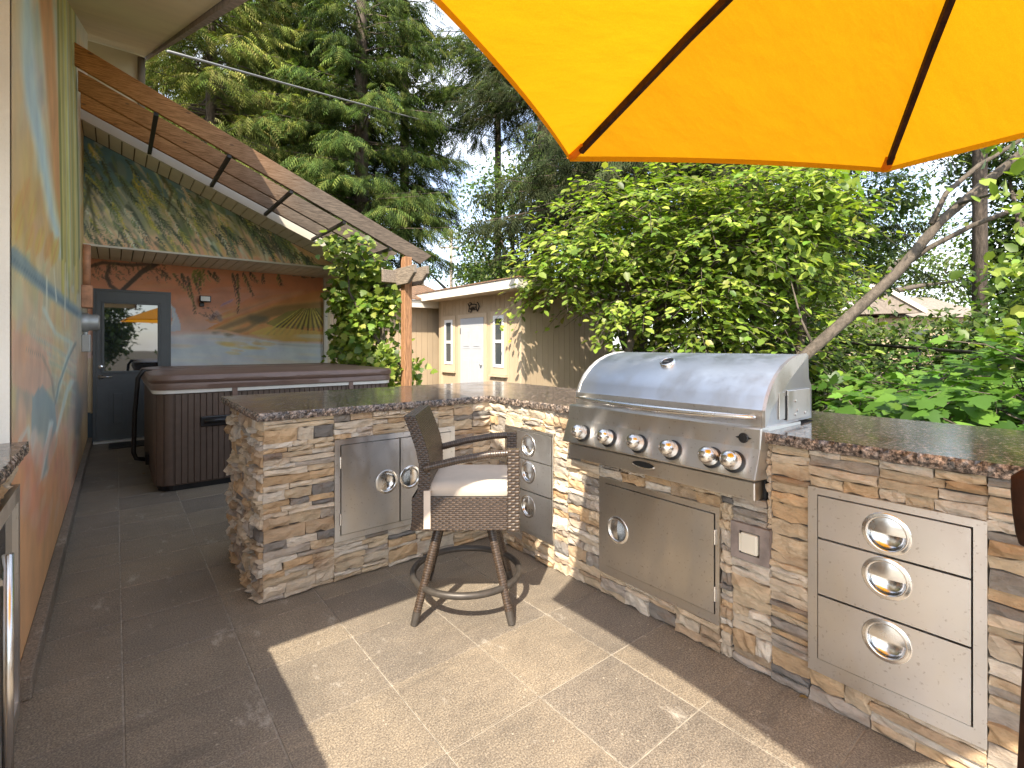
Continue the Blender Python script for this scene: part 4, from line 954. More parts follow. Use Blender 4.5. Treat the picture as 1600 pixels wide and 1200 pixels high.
for s_ in (-1, 1): MB().prism([(0.0, -0.004), (0.013, 0.001), (0.0, 0.006)], lambda u, v, d: (-0.0635 - d, -1.705 + s_ * (0.018 + u), 0.897 + v), 0.0, 0.0028).build('badge_wing', M['black'], bd)
# thermometer on the lid
tn = Vector((-0.5, 0, 0.86)).normalized(); tcn = Vector((0.155, -1.232, 1.157))
th = MB().lathe([(0.036, 0), (0.036, 0.016), (0.031, 0.019), (0.029, 0.016)], tcn, tn, 32).build('thermometer', M['chrome'], grill, smooth=True)
MB().lathe([(0.029, 0.0155), (0.0, 0.0155)], tcn, tn, 32).build('dial', M['black'], th)
MB().bar(tcn + tn * 0.0165 + Vector((0, 0.018, 0)), tcn + tn * 0.0165 - Vector((0, 0.008, 0)), 0.003, 0.001).build('needle', M['white'], th)
# spit slot and bracket on the end of the lid
ex = Y1 - 0.0012
MB().box(0.11, 0.158, ex - 0.004, ex - 0.0005, 0.955, 1.06).build('slot_plate', M['steel_v'], hood)
MB().box(0.162, 0.176, ex - 0.003, ex, 0.95, 1.045).build('spit_slot', M['darkvoid'], hood)
br = MB().box(0.182, 0.40, ex - 0.006, ex - 0.001, 0.945, 1.065).build('motor_bracket', M['steel_v'], grill, bevel=0.0015)
for (x, z) in ((0.25, 1.02), (0.27, 0.98), (0.345, 0.965), (0.25, 0.965)): MB().lathe([(0.006, 0), (0.006, 0.003), (0, 0.004)], (x, ex - 0.006, z), (0, -1, 0), 10).build('bolt', M['chrome'], br)
MB().box(0.0, 0.43, -1.76, -0.775, 0.662, 0.926).build('firebox', M['darkvoid'], grill)
# ------------------------------------------------------------------ wicker bar stool
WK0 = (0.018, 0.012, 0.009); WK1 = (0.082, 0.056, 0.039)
def weave(mb, fn, nu, nv, amp=0.0035, sub=3):
    """woven sheet: fn(s,t,h) maps [0,1]^2 to space; nu x nv strands"""
    U = nu * sub + 1; Vn = nv * sub + 1; vs = []; cs = []
    for i in range(U):
        for j in range(Vn):
            s, t = i / (U - 1), j / (Vn - 1); a = s * nu; b = t * nv; ia, ib = int(min(a, nu - 1e-6)), int(min(b, nv - 1e-6)); fa, fb = a - ia, b - ib
            over = (ia + ib) % 2
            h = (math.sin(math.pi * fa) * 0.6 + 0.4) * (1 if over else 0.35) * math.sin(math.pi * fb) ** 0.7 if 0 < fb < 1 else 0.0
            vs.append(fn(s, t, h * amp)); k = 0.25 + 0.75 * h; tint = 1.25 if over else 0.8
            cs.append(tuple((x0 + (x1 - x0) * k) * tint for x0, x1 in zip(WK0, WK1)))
    b0 = len(mb.v); fs = [(i * Vn + j, (i + 1) * Vn + j, (i + 1) * Vn + j + 1, i * Vn + j + 1) for i in range(U - 1) for j in range(Vn - 1)]
    mb.v += vs; mb.c += cs; mb.f += [tuple(q + b0 for q in f) for f in fs]
def wrapped(mb, pts, rad, n=10, pitch=0.011):
    """round rod wrapped in flat strand: ridged tube"""
    pts = [Vector(p) for p in pts]; Ls = [0]
    for a, b in zip(pts[:-1], pts[1:]): Ls.append(Ls[-1] + (b - a).length)
    m = int(Ls[-1] / pitch * 3); P = []; Rr = []; cc = []
    for k in range(m + 1):
        d = Ls[-1] * k / m; i = max(j for j in range(len(Ls)) if Ls[j] <= d + 1e-9); i = min(i, len(pts) - 2); t = (d - Ls[i]) / (Ls[i + 1] - Ls[i])
        P.append(pts[i].lerp(pts[i + 1], t)); r0 = rad if not hasattr(rad, '__len__') else rad[0] + (rad[1] - rad[0]) * k / m
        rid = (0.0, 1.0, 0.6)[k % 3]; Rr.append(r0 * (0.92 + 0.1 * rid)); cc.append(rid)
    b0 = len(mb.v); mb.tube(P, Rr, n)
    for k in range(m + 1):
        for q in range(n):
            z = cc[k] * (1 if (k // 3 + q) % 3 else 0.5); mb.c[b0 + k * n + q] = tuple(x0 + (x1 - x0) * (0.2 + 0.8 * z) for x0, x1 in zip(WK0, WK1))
S = (-0.575, -0.588)
stool = empty('bar_stool', (S[0], S[1], 0), 'dark brown wicker bar stool with arms and taupe cushion inside the counter corner', 'bar stool', rz=math.atan2(-0.613, 0.79))
def part(mb, name, mat, parent=stool, **kw): return mb.build(name, mat, parent, local=True, **kw)
H = 0.225; zb, zt = 0.425, 0.572
seat = MB()
weave(seat, lambda s, t, h: (-H + 2 * H * s, -H - h, zb + (zt - zb) * t), 30, 16)
weave(seat, lambda s, t, h: (H + h, -H + 2 * H * s, zb + (zt - zb) * t), 30, 16)
weave(seat, lambda s, t, h: (H - 2 * H * s, H + h, zb + (zt - zb) * t), 30, 16)
weave(seat, lambda s, t, h: (-H - h, H - 2 * H * s, zb + (zt - zb) * t), 30, 16)
seat.box(-H + 0.004, H - 0.004, -H + 0.004, H - 0.004, zb + 0.002, zt - 0.004, WK0)
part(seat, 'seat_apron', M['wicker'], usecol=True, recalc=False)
def bx_(z): return float(np.interp(z, [0.42, 0.5, 0.58, 0.65, 0.71, 0.78, 0.85, 0.93], [-0.232, -0.222, -0.205, -0.194, -0.194, -0.208, -0.232, -0.264]))
def bw_(z): t = max(0, (z - zt) / (0.93 - zt)); return H - 0.012 * t
back = MB(); zb2 = zb + 0.005; zT = 0.93; T = 0.05
weave(back, lambda s, t, h: (bx_(zb2 + (zT - zb2) * t) + T + h, -bw_(zb2 + (zT - zb2) * t) + 2 * bw_(zb2 + (zT - zb2) * t) * s, zb2 + (zT - zb2) * t), 34, 58)
weave(back, lambda s, t, h: (bx_(zb2 + (zT - zb2) * t) - h, bw_(zb2 + (zT - zb2) * t) - 2 * bw_(zb2 + (zT - zb2) * t) * s, zb2 + (zT - zb2) * t), 34, 58)
for sg in (-1, 1):
    weave(back, lambda s, t, h: (bx_(zb2 + (zT - zb2) * t) + T * s, sg * (bw_(zb2 + (zT - zb2) * t) + h), zb2 + (zT - zb2) * t), 4, 52, 0.004)
weave(back, lambda s, t, h: (bx_(zT) + T * t, -bw_(zT) + 2 * bw_(zT) * s, zT + h), 40, 4, 0.004)
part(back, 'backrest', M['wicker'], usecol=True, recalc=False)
for sg in (-1, 1):
    am = MB(); y = sg * (H - 0.006)
    wrapped(am, [(bx_(0.7) + 0.02, y, 0.70), (-0.02, y * 1.03, 0.738), (0.12, y * 1.03, 0.762), (H + 0.02, y * 1.03, 0.77)], 0.0175)
    part(am, 'armrest', M['wicker'], usecol=True, smooth=True)
    ps = MB(); weave(ps, lambda s, t, h: (H - 0.025 + 0.05 * s, y * 1.03 - (0.019 + h), zb + 0.36 * t), 3, 28)
    weave(ps, lambda s, t, h: (H + 0.025 + h, y * 1.03 - 0.019 + 0.038 * s, zb + 0.36 * t), 2, 28)
    weave(ps, lambda s, t, h: (H + 0.025 - 0.05 * s, y * 1.03 + 0.019 + h, zb + 0.36 * t), 3, 28)
    weave(ps, lambda s, t, h: (H - 0.025 - h, y * 1.03 + 0.019 - 0.038 * s, zb + 0.36 * t), 2, 28)
    ps.box(H - 0.025, H + 0.025, y * 1.03 - 0.019, y * 1.03 + 0.019, zb + 0.355, zb + 0.361, WK1)
    part(ps, 'arm_post', M['wicker'], usecol=True, recalc=False)
cu = MB(); n = 14; V = []; F = []
for i in range(n + 1):
    for j in range(n + 1):
        u, v = i / n * 2 - 1, j / n * 2 - 1; e = max(abs(u), abs(v)); dz = 0.012 * (1 - u * u) * (1 - v * v)
        rd = 1 - max(0, (abs(u) * abs(v)) - 0.8) * 0.12
        V.append((0.012 + u * (H - 0.016) * rd, v * (H - 0.028) * rd, zt + 0.048 + dz - (0.012 if e == 1 else 0)))
nn = n + 1
for i in range(n):
    for j in range(n): F.append((i * nn + j, (i + 1) * nn + j, (i + 1) * nn + j + 1, i * nn + j + 1))
ring = [i * nn for i in range(nn)] + [n * nn + j for j in range(1, nn)] + [i * nn + n for i in range(n - 1, -1, -1)] + [j for j in range(n - 1, 0, -1)]
b0 = len(V); m = len(ring)
for r_ in ring: x, y, z = V[r_]; V.append((x * 1.02, y * 1.02, zt + 0.02))
for r_ in ring: x, y, z = V[r_]; V.append((x * 0.995, y * 0.995, zt - 0.003))
for k in range(m):
    k2 = (k + 1) % m; F.append((ring[k], b0 + k, b0 + k2, ring[k2])); F.append((b0 + k, b0 + m + k, b0 + m + k2, b0 + k2))
cu.add(V, F); part(cu, 'cushion', M['cushion'], smooth=True)
sp = MB().box(-0.172, -0.142, -H - 0.0075, -H - 0.0045, 0.435, 0.6).box(-0.172, -0.142, -H - 0.0075, -H + 0.02, 0.6, 0.603); part(sp, 'strap', M['strap'])
for sx in (-1, 1):
    for sy in (-1, 1):
        lg = MB(); wrapped(lg, [(sx * 0.205, sy * 0.205, 0.055), (sx * 0.115, sy * 0.115, 0.43)], (0.0185, 0.0215))
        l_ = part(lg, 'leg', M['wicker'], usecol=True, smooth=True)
        ft = MB().tube([(sx * 0.2175, sy * 0.2175, 0.002), (sx * 0.2045, sy * 0.2045, 0.057)], [0.0165, 0.019], 14)
        me, org = ft.mesh('foot', smooth=False); me.materials.append(M['ringmetal']); o = bpy.data.objects.new('foot', me); COL.objects.link(o); o.parent = l_; o.location = Vector(org) - l_.location
rg = MB(); pts = [(0.258 * math.cos(a), 0.258 * math.sin(a), 0.15) for a in np.linspace(0, 2 * math.pi, 49)]
rg.tube(pts, 0.0155, 12, cap=False); part(rg, 'foot_ring', M['ringmetal'], smooth=True)
part(MB().lathe([(0.10, 0.0), (0.10, 0.02), (0.05, 0.03)], (0, 0, 0.395), (0, 0, 1), 20, cap0=True, cap1=True), 'swivel_plate', M['blackmetal'])

# ------------------------------------------------------------------ hot tub
tub = empty('hot_tub', (-0.6, 3.5, 0), 'brown slatted hot tub with a closed brown cover under the porch', 'hot tub')
TX0, TX1, TY0, TY1 = -1.66, 0.46, 2.47, 4.52; CR = 0.13
def rrect(x0, x1, y0, y1, r, n=7):
    P = []
    for (cx, cy, a0) in ((x1 - r, y0 + r, -90), (x1 - r, y1 - r, 0), (x0 + r, y1 - r, 90), (x0 + r, y0 + r, 180)):
        for k in range(n + 1): a = math.radians(a0 + 90 * k / n); P.append((cx + r * math.cos(a), cy + r * math.sin(a)))
    return P
def loft(rings, cap0=True, cap1=True):
    mb = MB(); n = len(rings[0]); V = [p for r in rings for p in r]; F = []
    for i in range(len(rings) - 1):
        for k in range(n): k2 = (k + 1) % n; F.append((i * n + k, i * n + k2, (i + 1) * n + k2, (i + 1) * n + k))
    if cap0: F.append(tuple(range(n))[::-1])
    if cap1: F.append(tuple((len(rings) - 1) * n + k for k in range(n)))
    return mb.add(V, F)
MB_ = lambda x0, x1, y0, y1, r, z: [(x, y, z) for x, y in rrect(x0, x1, y0, y1, r)]
loft([MB_(TX0 + 0.012, TX1 - 0.012, TY0 + 0.012, TY1 - 0.012, CR, 0.05), MB_(TX0 + 0.012, TX1 - 0.012, TY0 + 0.012, TY1 - 0.012, CR, 0.835)]).build('cabinet_shell', M['tubpanel'], tub, autosm=0.5)
loft([MB_(TX0 + 0.03, TX1 - 0.03, TY0 + 0.03, TY1 - 0.03, CR, 0.002), MB_(TX0 + 0.03, TX1 - 0.03, TY0 + 0.03, TY1 - 0.03, CR, 0.05)]).build('base', M['black'], tub)
SW = 0.046
sl_f = MB().box(-SW / 2 + 0.0025, SW / 2 - 0.0025, -0.010, 0.006, -0.385, 0.385).mesh('slat', bevel=0.003, seg=1, origin=(0, 0, 0))[0]; sl_f.materials.append(M['tubpanel'])
ns = int((TX1 - TX0 - 2 * CR) / SW)
for k in range(ns):
    x = TX0 + CR + SW * (k + 0.5) + (TX1 - TX0 - 2 * CR - ns * SW) / 2
    obj_from('slat', sl_f, None, tub, Vector((x, TY0 + 0.010, 0.445)) - wloc(tub))
ns2 = int((TY1 - TY0 - 2 * CR) / SW)
for k in range(ns2):
    o = obj_from('slat', sl_f, None, tub, Vector((TX0 + 0.010, TY0 + CR + SW * (k + 0.5) + (TY1 - TY0 - 2 * CR - ns2 * SW) / 2, 0.445)) - wloc(tub)); o.rotation_euler = (0, 0, -math.pi / 2)
for (cx, cy, a0) in ((TX0 + CR, TY0 + CR, 180), (TX1 - CR, TY0 + CR, 270)):          # rounded corner slats
    for q in range(3):
        V = []; F = []; n = 4
        for k in range(n + 1):
            a = math.radians(a0 + 30 * q + 1.5 + 27 * k / n)
            for r_ in (CR - 0.004, CR): V += [(cx + r_ * math.cos(a), cy + r_ * math.sin(a), 0.06), (cx + r_ * math.cos(a), cy + r_ * math.sin(a), 0.83)]
        for k in range(n):
            a = 4 * k; b = a + 4; F += [(a + 2, b + 2, b + 3, a + 3), (a, a + 1, b + 1, b), (a + 1, a + 3, b + 3, b + 1), (a, b, b + 2, a + 2)]
        F += [(0, 2, 3, 1), (4 * n, 4 * n + 1, 4 * n + 3, 4 * n + 2)]
        MB().add(V, F).build('corner_slat', M['tubpanel'], tub, autosm=0.4)
loft([MB_(TX0 - 0.012, TX1 + 0.012, TY0 - 0.012, TY1 + 0.012, CR, 0.837), MB_(TX0 - 0.012, TX1 + 0.012, TY0 - 0.012, TY1 + 0.012, CR, 0.872)]).build('acrylic_rim', M['tubrim'], tub, autosm=0.5)
for x in (-1.07, 0.0): MB().box(x - 0.022, x + 0.022, TY0 - 0.02, TY0 + 0.005, 0.76, 0.885).build('cover_clip', M['tubcover'], tub, bevel=0.004)
# cover: sagging skirt, soft edge, slight crown with a hinge seam
rings = []
def cring(off, z, r=CR, jitter=0.0, rz=0.0):
    P = []
    for k, (x, y) in enumerate(rrect(TX0 - off, TX1 + off, TY0 - off, TY1 + off, r + off, 10)):
        P.append((x + R.uniform(-jitter, jitter), y + R.uniform(-jitter, jitter), z + R.uniform(-rz, rz)))
    return P
def densify(P, n=260):
    P = np.array(P + [P[0]]); d = np.r_[0, np.cumsum(np.linalg.norm(np.diff(P, axis=0), axis=1))]; t = np.linspace(0, d[-1], n, endpoint=False); return np.stack([np.interp(t, d, P[:, k]) for k in range(3)], 1)
prof = [(0.020, 0.868), (0.027, 0.872), (0.030, 0.905), (0.024, 0.925), (0.034, 0.932), (0.042, 0.95), (0.040, 0.975), (0.026, 0.992), (-0.02, 1.0), (-0.12, 1.006)]
rr_ = []
for i, (off, z) in enumerate(prof):
    P = densify(cring(off, z)); s = np.arange(len(P)); w = np.sin(s * 0.11 + i) * 0.5 + np.sin(s * 0.047 + 2 * i) * 0.7 + np.sin(s * 0.31 + i * i) * 0.25
    if i < 6:
        P[:, 2] += w * (0.004 if i else 0.002); c = np.array([-0.6, 3.5]); dirv = P[:, :2] - c; dirv /= np.linalg.norm(dirv, axis=1)[:, None]; P[:, :2] += dirv * (w * 0.004)[:, None]
    rr_.append([tuple(p) for p in P])
loft(rr_).build('cover', M['tubcover'], tub, autosm=0.6)
MB().box(TX0 + 0.0, TX1 - 0.0, 3.49, 3.51, 0.998, 1.009).build('cover_seam', M['tubcover'], tub, bevel=0.003)
hn = MB().box(-1.335, -1.085, TY0 - 0.018, TY0 - 0.001, 0.535, 0.625).build('side_handle', M['black'], tub, bevel=0.012)
me, org = MB().tube([(-1.31, TY0 - 0.03, 0.585), (-1.11, TY0 - 0.03, 0.585)], 0.02, 12).mesh('grip', smooth=True); me.materials.append(M['black']); g_ = obj_from('grip', me, None, hn, Vector(org) - wloc(hn))
lf = empty('cover_lifter', (TX0 - 0.08, 3.5, 0.13), 'black tubular cover lifter bar on the door side of the hot tub', 'cover lifter')
MB().tube([(TX0 + 0.02, 3.45, 0.99), (TX0 - 0.045, 3.42, 1.0), (TX0 - 0.085, 3.4, 0.93), (TX0 - 0.11, 3.38, 0.6), (TX0 - 0.12, 3.36, 0.22), (TX0 - 0.1, 3.36, 0.16), (TX0 - 0.02, 3.36, 0.14)], 0.02, 10).build('bar', M['blackmetal'], lf, smooth=True)
MB().box(TX0 - 0.03, TX0 - 0.004, 3.28, 3.44, 0.1, 0.2).build('bracket', M['blackmetal'], lf)

# ------------------------------------------------------------------ umbrella
UO = np.array([-0.712, -2.584]); UZ, UR, UROT, TXX, TYY, RISE = 1.915, 1.225, math.radians(146.739), 0.006, 0.008, 0.466
def upole(z): k = -0.076 * (2.38 - z) / 1.5; return (UO[0] + RT[0] * k, UO[1] + RT[1] * k, z)          # the pole leans slightly
umb = empty('patio_umbrella', (UO[0], UO[1], 0), 'open yellow six-sided patio umbrella with brown ribs and pole', 'umbrella')
corners = []
for k in range(6):
    a = UROT - math.radians(60) * k; dx, dy = UR * math.cos(a), UR * math.sin(a); corners.append(np.array([UO[0] + dx, UO[1] + dy, UZ + TXX * dx + TYY * dy]))
apex = np.array([UO[0], UO[1], UZ + RISE])
can = MB(); V = []; F = []; nr, na = 18, 18
for k in range(6):
    A, B = corners[k], corners[(k + 1) % 6]; b0 = len(V)
    for i in range(nr + 1):
        t = i / nr
        for j in range(na + 1):
            s = j / na; bow = 4 * s * (1 - s); P = A * (1 - s) + B * s
            inw = 0.028 * bow * t ** 2; P = P + (apex - P) * inw
            Q = apex * (1 - t) + P * t; Q = Q + np.array([0, 0, 0.02 * math.sin(math.pi * t) - 0.012 * bow * t])
            V.append(tuple(Q))
    for i in range(nr):
        for j in range(na): q = b0 + i * (na + 1) + j; F.append((q, q + 1, q + na + 2, q + na + 1))
    for j in range(na + 1):           # hem hanging at the edge
        q = b0 + nr * (na + 1) + j; x, y, z = V[q]; V.append((x, y, z - 0.018))
    h0 = b0 + (nr + 1) * (na + 1)
    for j in range(na): F.append((b0 + nr * (na + 1) + j, b0 + nr * (na + 1) + j + 1, h0 + j + 1, h0 + j))
can.add(V, F); cn_ = can.build('canopy', M['canvas'], umb, autosm=0.5, recalc=False)
for k in range(6):
    c = corners[k]; e = apex * 0.06 + c * 0.94; mid = apex * 0.5 + c * 0.5
    pts = [tuple(apex * (1 - t) + c * t + np.array([0, 0, 0.02 * math.sin(math.pi * t) - 0.022])) for t in (0.03, 0.3, 0.6, 0.955)]
    rb = MB()
    for a, b in zip(pts[:-1], pts[1:]): rb.bar(a, b, 0.016, 0.022)
    r_ = rb.build('rib', M['darkwood'], umb)
    st = MB(); st.bar(tuple(apex * 0.68 + c * 0.32 + np.array([0, 0, -0.03])), upole(2.0), 0.012, 0.018); st.build('strut', M['darkwood'], umb)
    pk = MB().bar(tuple(e + np.array([0, 0, -0.012])), tuple(c + np.array([0, 0, -0.008])), 0.03, 0.008); pk.build('corner_pocket', M['canvas'], cn_)
MB().tube([upole(0.05), upole(UZ + RISE - 0.02)], 0.022, 16).build('pole', M['darkwood'], umb, smooth=True)
MB().lathe([(0.035, 0), (0.045, 0.02), (0.045, 0.06), (0.035, 0.08)], upole(1.96), (0, 0, 1), 16, cap0=True, cap1=True).build('hub', M['darkwood'], umb)
MB().lathe([(0.03, 0), (0.05, 0.03), (0.0, 0.1)], (apex[0], apex[1], apex[2]), (0, 0, 1), 14).build('finial', M['darkwood'], umb, smooth=True)
sd = Vector((-RT[0], -RT[1], 0)); CP = upole(0.98)
ck = MB(); V = []; prof = [(0.0, 0.928, 0.02), (0.006, 0.945, 0.022), (0.012, 0.975, 0.024), (0.017, 1.01, 0.025), (0.018, 1.035, 0.025), (0.0, 1.046, 0.022)]
for (off, z, w) in prof:
    for q in range(12):
        a = 2 * math.pi * q / 12; r_ = 0.01 + (0.026 + off) * (0.5 + 0.5 * math.cos(a)); cx, cy = upole(z)[:2]
        V.append((cx + sd.x * r_ - sd.y * w * math.sin(a), cy + sd.y * r_ + sd.x * w * math.sin(a), z))
F = [(i * 12 + q, i * 12 + (q + 1) % 12, (i + 1) * 12 + (q + 1) % 12, (i + 1) * 12 + q) for i in range(5) for q in range(12)] + [tuple(range(12))[::-1], tuple(60 + q for q in range(12))]
ck.add(V, F); crk = ck.build('crank_housing', M['darkwood'], umb, smooth=True)
MB().lathe([(0.0262, 0), (0.0262, 0.018)], upole(0.955), (0, 0, 1), 16).build('label_band', M['greymetal'], umb)
MB().tube([(CP[0] + 0.02, CP[1] - 0.01, 0.98), (CP[0] + 0.07, CP[1] - 0.05, 0.98), (CP[0] + 0.075, CP[1] - 0.055, 0.9)], 0.007, 8).build('crank_handle', M['blackmetal'], umb)
MB().lathe([(0.24, 0), (0.24, 0.03), (0.2, 0.055), (0.05, 0.07), (0.03, 0.16), (0.03, 0.3)], upole(0.003), (0, 0, 1), 28, cap0=True, cap1=True).build('base', M['blackmetal'], umb)

# ------------------------------------------------------------------ near counter with fridge on the left
lc = empty('side_counter', (-2.45, -0.9, 0), 'granite topped side counter against the white stucco corner', 'counter')
slab_granite([(-2.8, -1.7), (-2.146, -1.7), (-2.146, -0.285), (-2.8, -0.285)], [1, 1, 1, 0], 0.884, 0.922, 'granite_top', lc, rr)
MB().box(-2.78, -2.20, -1.68, -0.96, 0.0, 0.883).build('base_core', M['mortar'], lc)
sto = lay(-1.68, -0.96, 0.003, 0.88, [], rr) + lay(-0.96, -0.29, 0.80, 0.88, [], rr, (0.1, 0.2), (0.06, 0.14))
for (u, v, w, h, d) in sto:
    V, F = stone_geo(w, h, d, rr); V = [(-2.205 + n_, u + a, v + b) for a, b, n_ in V]; F = [f[::-1] for f in F]; MB().add(V, F, rr.choice(PALW)).build('stone', M['stone'], lc, usecol=True)
MB().box(-2.78, -2.20, -0.96, -0.29, 0.80, 0.883).build('lintel', M['mortar'], lc)
fr = empty('bar_fridge', (-2.45, -0.62, 0.0), 'glass-fronted stainless bar fridge built into the side counter', 'fridge')
MB().box(-2.76, -2.205, -0.945, -0.30, 0.01, 0.79).build('case', M['black'], fr)
mb = MB(); fx0, fx1 = -2.202, -2.165
for (a, b, c, d) in ((-0.945, -0.91, 0.02, 0.785), (-0.335, -0.30, 0.02, 0.785), (-0.91, -0.335, 0.02, 0.075), (-0.91, -0.335, 0.735, 0.785)): mb.box(fx0, fx1, a, b, c, d)
mb.build('door_frame', M['steel_v'], fr)
MB().box(-2.198, -2.18, -0.909, -0.336, 0.076, 0.734).build('door_glass', M['glass'], fr)
MB().tube([(-2.122, -0.90, 0.06), (-2.122, -0.90, 0.735)], 0.011, 14).build('handle', M['chrome'], fr, smooth=True)
for z in (0.12, 0.67): MB().bar((-2.122, -0.90, z), (-2.166, -0.90, z), 0.014, 0.014).build('handle_bracket', M['chrome'], fr)
# ------------------------------------------------------------------ garden shed
SXF, SY0, SY1, SX1 = 4.1, 4.6, 7.54, 6.62
shed = empty('garden_shed', (5.3, 6.0, GZ), 'tan board-sided garden shed with a pale panelled door and two narrow windows', 'shed')
MB().box(SXF + 0.02, SX1, SY0 + 0.02, SY1, GZ, 2.30).build('wall_core', M['groove'], shed)
BW = 0.15
bf = MB().box(-0.012, 0.012, -BW / 2 + 0.004, BW / 2 - 0.004, -1.25, 1.25).mesh('siding_board', origin=(0, 0, 0))[0]; bf.materials.append(M['siding'])
k = 0
y = SY0 + 0.07
while y < SY1:
    obj_from('siding_board', bf, None, shed, Vector((SXF + 0.008, y + BW / 2, 1.04)) - wloc(shed)); y += BW
x = SXF + 0.08
while x < SX1:
    o = obj_from('siding_board', bf, None, shed, Vector((x + BW / 2, SY0 + 0.008, 1.04)) - wloc(shed)); o.rotation_euler = (0, 0, math.pi / 2); x += BW
MB().box(SXF - 0.018, SXF + 0.075, SY0 - 0.018, SY0 + 0.068, GZ, 2.28).build('corner_trim', M['sidingtrim'], shed)
MB().box(SXF - 0.016, SXF + 0.02, SY1 - 0.08, SY1 + 0.01, GZ, 2.28).build('corner_trim', M['sidingtrim'], shed)
sf = MB().box(3.66, SX1 + 0.3, 4.16, 7.9, 2.285, 2.31).build('soffit', M['sidingtrim'], shed)
MB().box(3.62, 3.658, 4.12, 7.94, 2.275, 2.45).box(3.66, SX1 + 0.34, 4.12, 4.158, 2.275, 2.45).build('fascia', M['creamwhite'], shed)
MB().add([(3.6, 4.1, 2.452), (SX1 + 0.36, 4.1, 2.56), (SX1 + 0.36, 7.96, 2.56), (3.6, 7.96, 2.452), (3.6, 4.1, 2.475), (SX1 + 0.36, 4.1, 2.6), (SX1 + 0.36, 7.96, 2.6), (3.6, 7.96, 2.475)], [(0, 1, 2, 3), (4, 7, 6, 5), (0, 4, 5, 1), (1, 5, 6, 2), (2, 6, 7, 3), (3, 7, 4, 0)]).build('roof', M['shingles'], shed)
sdoor = MB().box(SXF - 0.03, SXF - 0.004, 5.81, 6.69, GZ + 0.02, 1.84).build('door', M['paleblue'], shed)
for (a, b) in ((5.90, 6.21), (6.29, 6.60)):
    for (c, d) in ((1.18, 1.62), (0.02, 0.98)):
        MB().box(SXF - 0.034, SXF - 0.0305, a, b, c, d).build('door_panel', M['paleblue'], sdoor, bevel=0.001)
        MB().box(SXF - 0.042, SXF - 0.0345, a + 0.05, b - 0.05, c + 0.05, d - 0.05).build('door_panel', M['paleblue'], sdoor, bevel=0.006)
for z in (1.5, 0.15): MB().box(SXF - 0.036, SXF - 0.031, 6.675, 6.695, z, z + 0.13).build('hinge', M['blackmetal'], sdoor)
MB().lathe([(0.02, 0), (0.025, 0.03), (0.02, 0.05), (0, 0.055)], (SXF - 0.03, 5.87, 0.85), (-1, 0, 0), 14).build('knob', M['chrome'], sdoor, smooth=True)
mb = MB().box(SXF - 0.024, SXF - 0.005, 5.70, 5.808, GZ, 1.93).box(SXF - 0.024, SXF - 0.005, 6.692, 6.80, GZ, 1.93).box(SXF - 0.024, SXF - 0.005, 5.808, 6.692, 1.845, 1.93); mb.build('door_trim', M['sidingtrim'], shed)
for (a, b, zz0, zz1) in ((7.02, 7.36, 0.82, 1.835), (5.12, 5.46, 0.81, 1.85)):
    wf = MB()
    for (p, q, r_, s_) in ((a, a + 0.05, zz0, zz1), (b - 0.05, b, zz0, zz1), (a + 0.05, b - 0.05, zz0, zz0 + 0.06), (a + 0.05, b - 0.05, zz1 - 0.06, zz1), (a + 0.05, b - 0.05, (zz0 + zz1) / 2 - 0.03, (zz0 + zz1) / 2 + 0.03)): wf.box(SXF - 0.04, SXF - 0.006, p, q, r_, s_)
    w_ = wf.build('window', M['white'], shed)
    for (r_, s_) in ((zz0 + 0.06, (zz0 + zz1) / 2 - 0.03), ((zz0 + zz1) / 2 + 0.03, zz1 - 0.06)): MB().box(SXF - 0.02, SXF - 0.01, a + 0.05, b - 0.05, r_, s_).build('pane', M['shedglass'], w_)
    tr = MB()
    for (p, q, r_, s_) in ((a - 0.1, a - 0.002, zz0 - 0.15, zz1 + 0.09), (b + 0.002, b + 0.1, zz0 - 0.15, zz1 + 0.09), (a - 0.002, b + 0.002, zz1 + 0.002, zz1 + 0.09), (a - 0.002, b + 0.002, zz0 - 0.15, zz0 - 0.002)): tr.box(SXF - 0.026, SXF - 0.0045, p, q, r_, s_)
    tr.build('window_trim', M['sidingtrim'], w_)
    MB().box(SXF - 0.07, SXF - 0.004, a - 0.11, b + 0.11, zz0 - 0.19, zz0 - 0.155).build('sill', M['sidingtrim'], w_)
# iron arrow-shaped sign above the shed door
sg = empty('shed_sign', (SXF, 6.25, 2.05), 'black wrought iron arrow ornament above the shed door', 'sign')
def sp(zx, zy):
    px, py = 720 + zx / 30, 460 + zy / 30; d = ray(px, py); t = (SXF - 0.03 - CAM[0]) / d[0]; return tuple(CAM + t * d)
for pts in ([(340, 430), (390, 560), (395, 640), (370, 820), (480, 830), (505, 760), (460, 690), (395, 640)], [(395, 580), (450, 480), (560, 470), (720, 465), (715, 580), (725, 690), (640, 705), (510, 715), (490, 640), (560, 590), (715, 600)], [(770, 370), (820, 430), (870, 560), (810, 690), (770, 790), (740, 690)], [(400, 400), (480, 400), (510, 470)], [(520, 640), (560, 680), (600, 640), (640, 690)]):
    MB().tube([sp(*p) for p in pts], 0.012, 6).build('iron_stroke', M['blackmetal'], sg)
